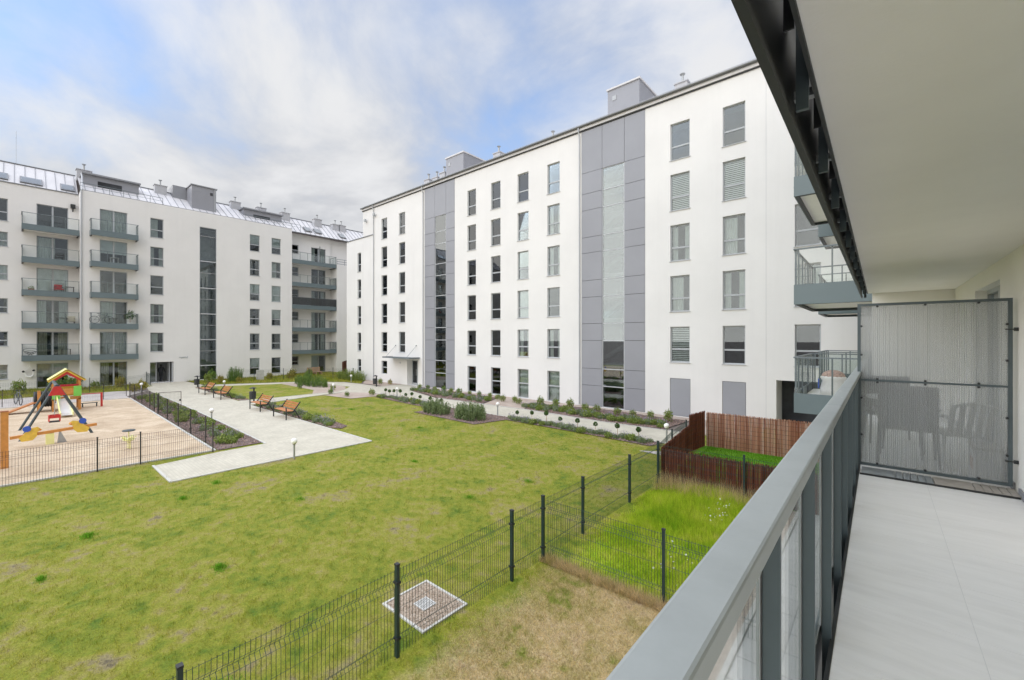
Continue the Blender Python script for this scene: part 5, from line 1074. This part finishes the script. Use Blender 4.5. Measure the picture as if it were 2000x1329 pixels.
pp = empty('potted_plant', L2(.9, 1.1, ZB(2)), 0, 'small brown planter on the middle balcony of the left stack', 'plant'); MB().lathe([(.14, 0), (.2, .3), (.18, .3)], n=12).build('pot', 'terracotta', pp); link('foliage', npmesh('foliage', leaves(pts_ball(60, .18, (0, 0, .4)), .12), 4, 'leaf_mid'), pp)

# ------------------------------------------------------------------ grass
EXC = [PATH, PLAY, LAWN2]+[v[0] for k, v in BEDS.items()]+[[(-41, 5), (-41, 7.3), (-19, 7.3), (-19, 5)], [(-6.26, 3.94), (-5.14, 3.94), (-5.14, 4.9), (-6.26, 4.9)], [(-7.15, 15.95), (-6.1, 16.6), (-5.2, 17.3), (-5.2, 15.6)]]
def scatter(n, x0, x1, y0, y1, exc=(), falloff=True):
    x = rng.uniform(x0, x1, n); y = rng.uniform(y0, y1, n); k = np.ones(n, bool)
    if falloff:
        dist = np.maximum(5.0, .652*-x+.758*y); k &= rng.random(n) < (6.5/np.maximum(dist, 6.5))**1.3
    for p in exc: k &= ~inside(x, y, p)
    # only what the camera's surroundings can see
    return x[k], y[k]
x, y = scatter(1350000, -33, -2.8, -6, 17.4, EXC); k = (x < -5.1) | (y < 12.8) & (rng.random(len(x)) < np.clip((-3.3-x)*.62, .10, 1)); x, y = x[k], y[k]
cl = sum(np.sin(x*k_*math.cos(t_)+y*k_*math.sin(t_)+t_*7) for k_, t_ in ((38, .3), (31, 1.4), (46, 2.5), (27, 4.0), (52, 5.2), (19, .9), (15, 2.1))); cl = cl*np.clip(9/(.652*-x+.758*y), .25, 1); k = rng.random(len(x)) < np.clip(.75+.22*cl, .25, 1); x, y, cl = x[k], y[k], cl[k]
h = rng.uniform(.012, .038, len(x))*np.clip(1+.42*cl, .35, 2.4)*(1+.5*(np.sin(x*1.9+np.sin(y*1.3)*2)*np.sin(y*1.7+1.1*np.sin(x*.8)) > .55)); far = np.clip((.652*-x+.758*y)/9, 1, 2.2)
tag(link('lawn_grass', npmesh('lawn_grass', blades(x, y, h, .0028*far, 0, .8), 3, 'lawn_blade')), 'short patchy yellow green lawn grass of the courtyard', 'grass', kind='stuff')
tx, ty, th = [], [], []
for cx, cy, r_, n in ((-13.35, 1.05, .28, 900), (-9.6, 2.55, .24, 900), (-11.6, .3, .18, 400), (-14.5, 3.0, .3, 500), (-6.1, 1.75, .35, 1200), (-12.6, 9.3, .3, 400), (-17.2, 13.0, .4, 400), (-8.6, 8.2, .25, 400), (-24.8, 13.6, .5, 500), (-8.2, 10.3, .3, 400), (-15.3, 4.0, .35, 500), (-12.0, 5.1, .3, 300)):
    n = int(n*.6); q = np.abs(rng.normal(0, r_*.45, n)); a = rng.uniform(0, 6.28, n); q *= (1+.6*np.sin(3*a+cx)*np.cos(2*a+cy)); tx.append(cx+q*np.cos(a)*1.35); ty.append(cy+q*np.sin(a)*.8); th.append(rng.uniform(.03, .10, n)*np.clip(1.15-q/r_, .25, 1))
tx, ty, th = map(np.concatenate, (tx, ty, th)); tag(link('grass_tufts', npmesh('grass_tufts', blades(tx, ty, th, .005, 0, .6), 3, 'lush_blade')), 'scattered darker green tufts standing out of the lawn', 'grass', kind='stuff')
x, y = scatter(78000, -5.05, -1.97, 6.98, 12.8, falloff=False); k = rng.random(len(x)) < np.clip((x+5.0+.35*np.sin(y*2.3)+(y-7)*.08)*1.1, .0, 1); x, y = x[k], y[k]; edge = np.clip((x+5.1)*1.1+.15, .2, 1); n_ = np.sin(x*2.3+y)*np.sin(y*1.9)
tag(link('tall_grass', npmesh('tall_grass', blades(x, y, rng.uniform(.08, .30, len(x))*edge*(1+.35*n_)*np.clip((y-6.6)/3.5, .45, 1), .0048, 0, .45), 3, 'tall_blade')), 'tall bright green meadow grass in the middle garden', 'grass', kind='stuff')
x, y = scatter(7000, -5.0, -1.97, 12.0, 12.85, falloff=False)
tag(link('seed_grass', npmesh('seed_grass', blades(x[::4], y[::4], rng.uniform(.3, .62, len(x[::4])), .004, 0, .35), 3, 'dry_blade')), 'tall seeding grass stalks at the foot of the reed screen', 'grass', kind='stuff')
x, y = scatter(150000, -5.1, -1.97, -2, 6.9, falloff=False); k = rng.random(len(x)) < np.clip((x+5.0+.12*np.sin(y*3.1)-np.clip(6-y, 0, 3)*.06)*1.6, 0, 1); x, y = x[k], y[k]
tag(link('dry_grass', npmesh('dry_grass', blades(x, y, rng.uniform(.015, .06, len(x)), .0032, 0, 1.1), 3, 'dry_blade')), 'dry straw coloured grass in the nearest garden', 'grass', kind='stuff')
x, y = scatter(6000, -5.1, -1.97, 6.75, 6.98, falloff=False)
tag(link('dry_edge_grass', npmesh('dry_edge_grass', blades(x, y, rng.uniform(.05, .2, len(x)), .004, 0, .9), 3, 'dry_blade')), 'matted dry grass along the dividing fence', 'grass', kind='stuff')
x, y = scatter(45000, -5.2, -.2, 13.05, 18.4, falloff=False)
tag(link('screened_grass', npmesh('screened_grass', blades(x, y, rng.uniform(.03, .10, len(x)), .006, 0, .5), 3, 'lush_blade')), 'lush green grass inside the reed screened garden', 'grass', kind='stuff')
x, y = scatter(60000, -46.6, -33.9, 10.2, 20, [PATH]+[v[0] for v in BEDS.values()], falloff=False); k = inside(x, y, LAWN2); x, y = x[k], y[k]
tag(link('round_lawn_grass', npmesh('round_lawn_grass', blades(x, y, rng.uniform(.02, .05, len(x)), .009, .018, .8), 3, 'lawn_blade')), 'short grass of the far lawn behind the benches', 'grass', kind='stuff')
x, y = scatter(50000, -56, -38, -8, 26, falloff=False); k = (inside(x, y, GARD) | inside(x, y, GARD2)); x, y = x[k], y[k]
tag(link('garden_grass', npmesh('garden_grass', blades(x, y, rng.uniform(.05, .24, len(x)), .016, 0, .5), 3, 'lawn_blade')), 'rough long grass in the gardens below the left block', 'grass', kind='stuff')
c = np.stack([rng.uniform(-3.2, -1.97, 260), rng.uniform(7.1, 12.5, 260), rng.uniform(.15, .32, 260)], 1); k = np.sin(c[:, 1]*2.1)*np.cos(c[:, 0]*3) > .1
tag(link('wild_flowers', npmesh('wild_flowers', leaves(c[k], .035, 0, 1.0), 4, 'flower_white')), 'tiny white wild flowers in the tall grass by the balcony', 'flowers', kind='stuff')
# bark chips loose over the beds
ch = []
for kk, (poly, mm) in BEDS.items():
    if mm != 'mulch': continue
    P = np.array(poly); n = int(260*(np.ptp(P[:, 0])*np.ptp(P[:, 1]))**.8); x = rng.uniform(P[:, 0].min(), P[:, 0].max(), n); y = rng.uniform(P[:, 1].min(), P[:, 1].max(), n); k = inside(x, y, poly)
    ch.append(np.stack([x[k], y[k], np.full(k.sum(), .04)], 1))
tag(link('bark_chips', npmesh('bark_chips', leaves(np.concatenate(ch), .07, -.0, .5), 4, 'bark_chips')), 'loose brown bark chips covering the planting beds', 'mulch', kind='stuff')
